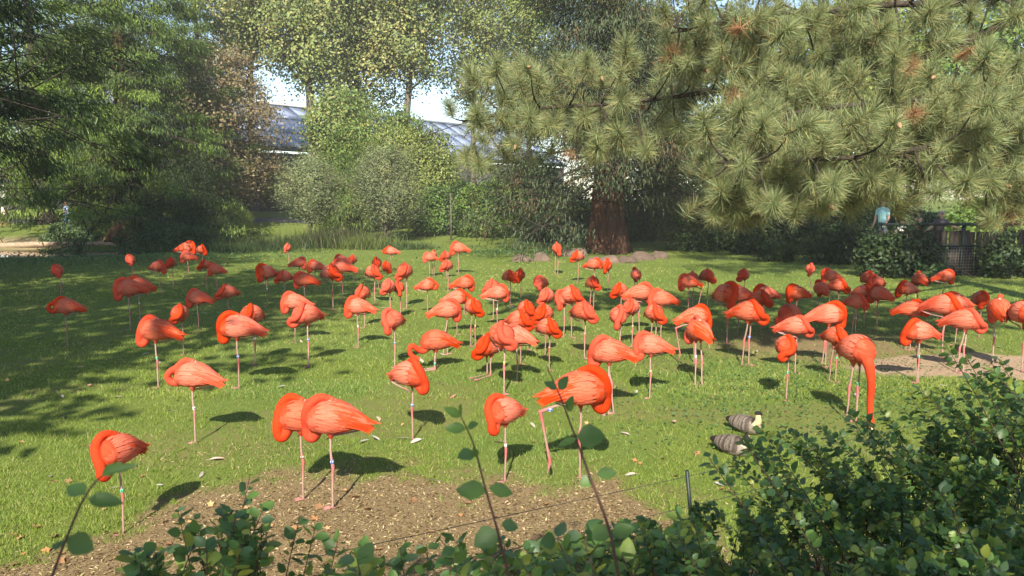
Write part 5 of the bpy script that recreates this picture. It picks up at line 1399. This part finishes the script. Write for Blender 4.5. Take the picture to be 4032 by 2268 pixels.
for q in ls + [(r.random() * 2200, 1880 + r.random() * 340) for _ in range(26)]:
    g = G(*q); k = r.integers(0, 4); o = link('fallen_leaf', LM[k], None, (g.x, g.y, g.z + .012)); s = .022 + .03 * r.random(); o.scale = (s, s, s * .8); o.rotation_euler = (r.normal(0, .3), r.normal(0, .3), r.random() * 6.28); tag(o, LN[k], 'leaf', 'fallen leaves round the bare soil')

# ------------------------------------------------------------------ near shrubs
LB = np.array([[0, 0, 0], [0, .28, -.02], [0, .58, -.03], [0, .84, -.01], [0, 1, .03], [.27, .20, .05], [.36, .45, .08], [.20, .80, .05], [-.27, .20, .05], [-.36, .45, .08], [-.20, .80, .05]])
LBF = [np.array([[1, 5, 6, 2], [2, 6, 7, 3], [1, 2, 9, 8], [2, 3, 10, 9]]), np.array([[0, 5, 1], [3, 7, 4], [0, 1, 8], [3, 4, 10]])]
LPAL = np.array([[.09, .17, .04], [.11, .20, .045], [.075, .15, .045], [.19, .26, .05], [.095, .165, .07], [.27, .31, .055]])
leaf_objs = []
for k in range(6):
    leaf_objs.append(new_mesh('leaf', LB, LBF, M['shrubleaf'], np.repeat(LPAL[k][None], len(LB), 0) * np.array([.9, 1, 1, 1, 1, .95, .95, 1, .95, .95, 1])[:, None]))
def shrub_near(name, stems, label, nparts, seed, leafsize, group=None, density=.03, frac=.5, sr=.0022):
    """stems: list of control-point lists in world space; leaves in opposite pairs; the largest in view are parts"""
    r = np.random.default_rng(seed)
    b = Vector(np.mean([s[0] for s in stems], 0)); b.z = float(terrain(b.x, b.y)); root = empty(name, b); tag(root, label, 'shrub', group)
    bb = np.array(b); A_ = Acc(); Pp, D_, N_ = [], [], []
    for s in stems:
        s = np.array(s) - bb; Ls = np.linalg.norm(np.diff(s, axis=0), axis=1).sum(); n = max(8, int(Ls / .05)); cv = catmull(s, n)
        V_, F_ = tube(cv, np.linspace(sr * 1.3, sr * .4, n), 5); A_.add(V_, F_, np.array([.075, .045, .03]) * (.7 + .7 * r.random()))
        m = max(4, int(Ls * frac / density)); T_ = np.gradient(cv, axis=0)
        for k in range(m):
            t = 1 - frac * (k / m) - .01 * r.random(); i_ = t * (n - 1); j = min(int(i_), n - 2); w = i_ - j; p_ = cv[j] * (1 - w) + cv[j + 1] * w; tg = nrm(T_[j])
            a0 = (k % 2) * 1.57 + r.normal(0, .5); ref = nrm(np.cross(tg, [0.1, .2, 1])); up = np.cross(ref, tg)
            for sg in (1, -1):
                if r.random() < .12: continue
                out = (ref * math.cos(a0) + up * math.sin(a0)) * sg
                dd = nrm(out + tg * .45 + np.array([0, 0, -.05]) + r.normal(0, .2, 3)); nn = nrm(np.array([0, -.25, 1.0]) + r.normal(0, .45, 3) + out * .15)
                Pp.append(p_ + dd * .003); D_.append(dd); N_.append(nn)
    link('stems', A_.mesh('stems', M['twig']), root)
    Pp = np.array(Pp); fr = frames(np.array(D_), np.array(N_)); n = len(Pp); sz = leafsize * (.5 + .95 * r.random(n)); kc = r.integers(0, 6, n); kc = np.where((kc == 5) & (r.random(n) < .6), 2, kc)
    Wp = Pp + bb; score = sz / np.maximum(Wp[:, 1], .3); u = (Wp[:, 0] / Wp[:, 1]); vv = (Wp[:, 2] - CAMZ) / Wp[:, 1]
    vis = (np.abs(u) < .68) & (vv > -.50); score = np.where(vis, score, 0)
    order = np.argsort(-score); part = order[:nparts]
    for i_ in part:
        o = link('leaf', leaf_objs[kc[i_]], root); s = sz[i_]; o.matrix_local = Matrix.Translation(Vector(Pp[i_])) @ Matrix(fr[i_].tolist()).to_4x4() @ Matrix.Diagonal((s, s, s, 1))
    rest = order[nparts:]
    if len(rest):
        col = LPAL[kc[rest]] * (.75 + .5 * r.random((len(rest), 1))); v, f, c = scatter(LB, LBF, Pp[rest], fr[rest], sz[rest], col)
        tag(link('foliage', new_mesh('foliage', v, f, M['shrubleaf'], c, True), root), kind='stuff')
    return root
r = np.random.default_rng(41)
def arch(tip, dx, dy, up=.15):
    tip = np.array(tip); root_ = np.array([tip[0] + dx, tip[1] + dy, 0]); root_[2] = float(terrain(root_[0], root_[1])) - .03
    h = tip[2] - root_[2]
    return [root_, root_ + (tip - root_) * .35 + np.array([0, 0, h * .22]), root_ + (tip - root_) * .72 + np.array([0, 0, h * (.10 + up)]), tip]
st = []
for k in range(540):
    px = 2250 + 2150 * r.random() ** .8
    top = np.interp(px, [2250, 2500, 2700, 3000, 3300, 3500, 3700, 3900, 4100, 4400], [2210, 2110, 2025, 1940, 1840, 1750, 1665, 1585, 1520, 1440]) + r.normal(0, 22)
    f = r.random() ** 1.2; py = top + (2520 - top) * f
    D = 2.75 - 1.55 * f ** .8 + r.normal(0, .14)
    tip = P(px, py, max(1.0, D)); st.append(arch(tip, .12 + r.normal(0, .16), r.normal(.05, .18), .08))
for k in range(34):                                       # long sprays reaching out to the left
    px = 2750 + 1300 * r.random(); top = np.interp(px, [2700, 3000, 3300, 3500, 3700, 3900, 4100], [1900, 1790, 1720, 1640, 1560, 1480, 1400]) - 70 * r.random()
    tip = P(px, top, 2.5 + r.normal(0, .2)); st.append(arch(tip, .42 + .3 * r.random(), -.1 + r.normal(0, .1), .02))
for k in range(80):                                       # low sprawl toward the soil
    px = 1850 + 900 * r.random(); py = np.interp(px, [1850, 2300, 2750], [2190, 2110, 1990]) + abs(r.normal(0, 1)) * 90
    st.append(arch(P(px, py, 1.75 + r.normal(0, .25)), .15 + r.normal(0, .12), r.normal(0, .12), .03))
for tipx, tipy, D_ in ((3340, 1625, 2.2), (3000, 1690, 1.9), (2920, 1730, 1.6), (3230, 1690, 2.2), (3560, 1610, 2.4), (3800, 1400, 2.2), (3720, 1350, 2.0), (3905, 1430, 2.3), (2790, 1800, 1.6)):
    tip = P(tipx, tipy, D_); st.append(arch(tip, .42, -.15, .02))
shrub_near('snowberry_shrub', st, 'dense snowberry shrub with round green leaves filling the near right bank', 150, 51, .022, 'snowberry shrubs on the near bank', .0185, .42)
st = []
for k in range(44):
    px = 1250 + 1250 * r.random(); py = np.interp(px, [1250, 1700, 2000, 2300, 2500], [2150, 2120, 2120, 2070, 2030]) + abs(r.normal(0, 1)) * 110
    D_ = 1.0 + .7 * r.random(); st.append(arch(P(px, py, D_), .10 + r.normal(0, .12), r.normal(-.03, .1), .05))
shrub_near('snowberry_shrub', st, 'sparse snowberry sprays along the bottom of the bare soil', 60, 52, .026, 'snowberry shrubs on the near bank', .034, .33)
st = []
for k in range(30):
    px = r.normal(920, 75); py = 2010 + abs(r.normal(0, 1)) * 140; st.append(arch(P(px, py, 1.45 + r.normal(0, .12)), r.normal(.0, .1), r.normal(-.05, .08), .05))
for q in ((985, 1868), (1240, 2080), (1180, 2035), (700, 2010), (760, 2050), (1330, 2130)): st.append(arch(P(q[0], q[1], 1.5), -.12 if q[0] > 900 else .14, -.1, .02))
for k in range(12):
    st.append(arch(P(r.normal(540, 90), 2140 + abs(r.normal(0, 1)) * 90, 1.35 + r.normal(0, .1)), r.normal(.0, .08), r.normal(-.05, .08), .05))
shrub_near('snowberry_shrub', st, 'loose snowberry clump before the bird with the green ring', 60, 53, .0245, 'snowberry shrubs on the near bank', .032, .35)
def sprig(pxs, D_, leaves, label, seed, ls_):
    r = np.random.default_rng(seed); pts = [np.array(P(x, y, D_ + .02 * i)) for i, (x, y) in enumerate(pxs)]
    g0 = pts[0] + (pts[0] - pts[1]) / abs((pts[0] - pts[1])[2]) * (pts[0][2] - .95); g0[2] = float(terrain(g0[0], g0[1])) - .02; root = empty('tall_shrub_shoot', g0); tag(root, label, 'shrub shoot', 'tall bare shoots rising close to the viewer')
    e_ = pts[0] + (pts[0] - pts[1]); cv = np.vstack([np.linspace(g0 - g0, e_ - g0, 8, endpoint=False), catmull([e_ - g0] + [p - g0 for p in pts], 40)]); a = Acc(); V_, F_ = tube(cv, np.linspace(.0024, .0007, 48) * (D_ / .8), 7); a.add(V_, F_, (.06, .03, .022)); link('stem', a.mesh('stem', M['twig']), root)
    for (x, y, ax_, ay_, s) in leaves:                    # leaf base pixel, tip pixel, size factor
        p0 = np.array(P(x, y, D_ + .05)); p1 = np.array(P(ax_, ay_, D_ + .05 + r.normal(0, .012))); d = p1 - p0; L_ = np.linalg.norm(d)
        fr = frames(d[None], nrm(np.array([r.normal(0, .3), -.75, .65]))[None])[0]; o = link('leaf', leaf_objs[r.integers(0, 3)], root); w_ = L_ * s
        o.matrix_local = Matrix.Translation(Vector(p0 - g0)) @ Matrix(fr.tolist()).to_4x4() @ Matrix.Diagonal((w_, L_, L_, 1))
sprig([(2010, 2300), (1965, 2110), (1905, 1900), (1865, 1750), (1815, 1640)], .80, [(1815, 1640, 1745, 1605, .7), (1815, 1640, 1820, 1590, .8), (1835, 1690, 1750, 1685, .8), (1840, 1680, 1885, 1670, 1), (1868, 1780, 1800, 1805, 1.1), (1915, 1935, 1795, 1930, .95), (1925, 1920, 2020, 1945, .8), (1960, 2090, 1865, 2150, 1.2), (1975, 2060, 2040, 2080, 1), (1880, 1800, 1860, 1760, .6)], 'tall reddish shoot with paired oval leaves before the bare soil', 61, .03)
sprig([(2440, 2300), (2400, 2090), (2320, 1870), (2250, 1680), (2205, 1560), (2165, 1470)], .82, [(2165, 1470, 2155, 1440, .8), (2195, 1530, 2140, 1505, .8), (2200, 1535, 2240, 1480, .9), (2230, 1600, 2185, 1590, 1), (2235, 1620, 2260, 1555, .6), (2270, 1720, 2385, 1720, 1.3), (2270, 1725, 2195, 1760, .5), (2330, 1880, 2285, 1915, 1.3), (2350, 1870, 2430, 1860, .9), (2400, 2080, 2330, 2120, 1.2), (2410, 2100, 2500, 2080, 1)], 'tall reddish shoot crossing in front of the striding bird', 62, .03)
sprig([(190, 2310), (265, 2110), (335, 1955), (400, 1875), (475, 1838)], .55, [(335, 1945, 265, 1915, 1.0), (345, 1960, 490, 1985, .62), (260, 2120, 370, 2165, 1.1), (400, 1875, 480, 1820, .7), (420, 1860, 545, 1830, .45), (270, 2120, 215, 2170, .9)], 'nearest blurred shoot with broad leaves over the sleeping bird by the soil', 63, .03)

# ------------------------------------------------------------------ thin summer haze
a = Acc(); a.box((0, 180, 14.2), (275, 255, 16.2))
hz = a.mesh('haze', None, False); hm = bpy.data.materials.new('haze'); hm.use_nodes = True; ht = hm.node_tree
for n_ in list(ht.nodes):
    if n_.type == 'BSDF_PRINCIPLED': ht.nodes.remove(n_)
pv_ = ht.nodes.new('ShaderNodeVolumePrincipled'); pv_.inputs['Color'].default_value = (.95, .95, .92, 1); pv_.inputs['Density'].default_value = HAZE; pv_.inputs['Anisotropy'].default_value = 0.0
ht.links.new(pv_.outputs[0], ht.nodes['Material Output'].inputs['Volume'])
hz.materials.append(hm); tag(link('haze', hz), 'thin pale haze in the air over the garden', 'haze', kind='stuff')
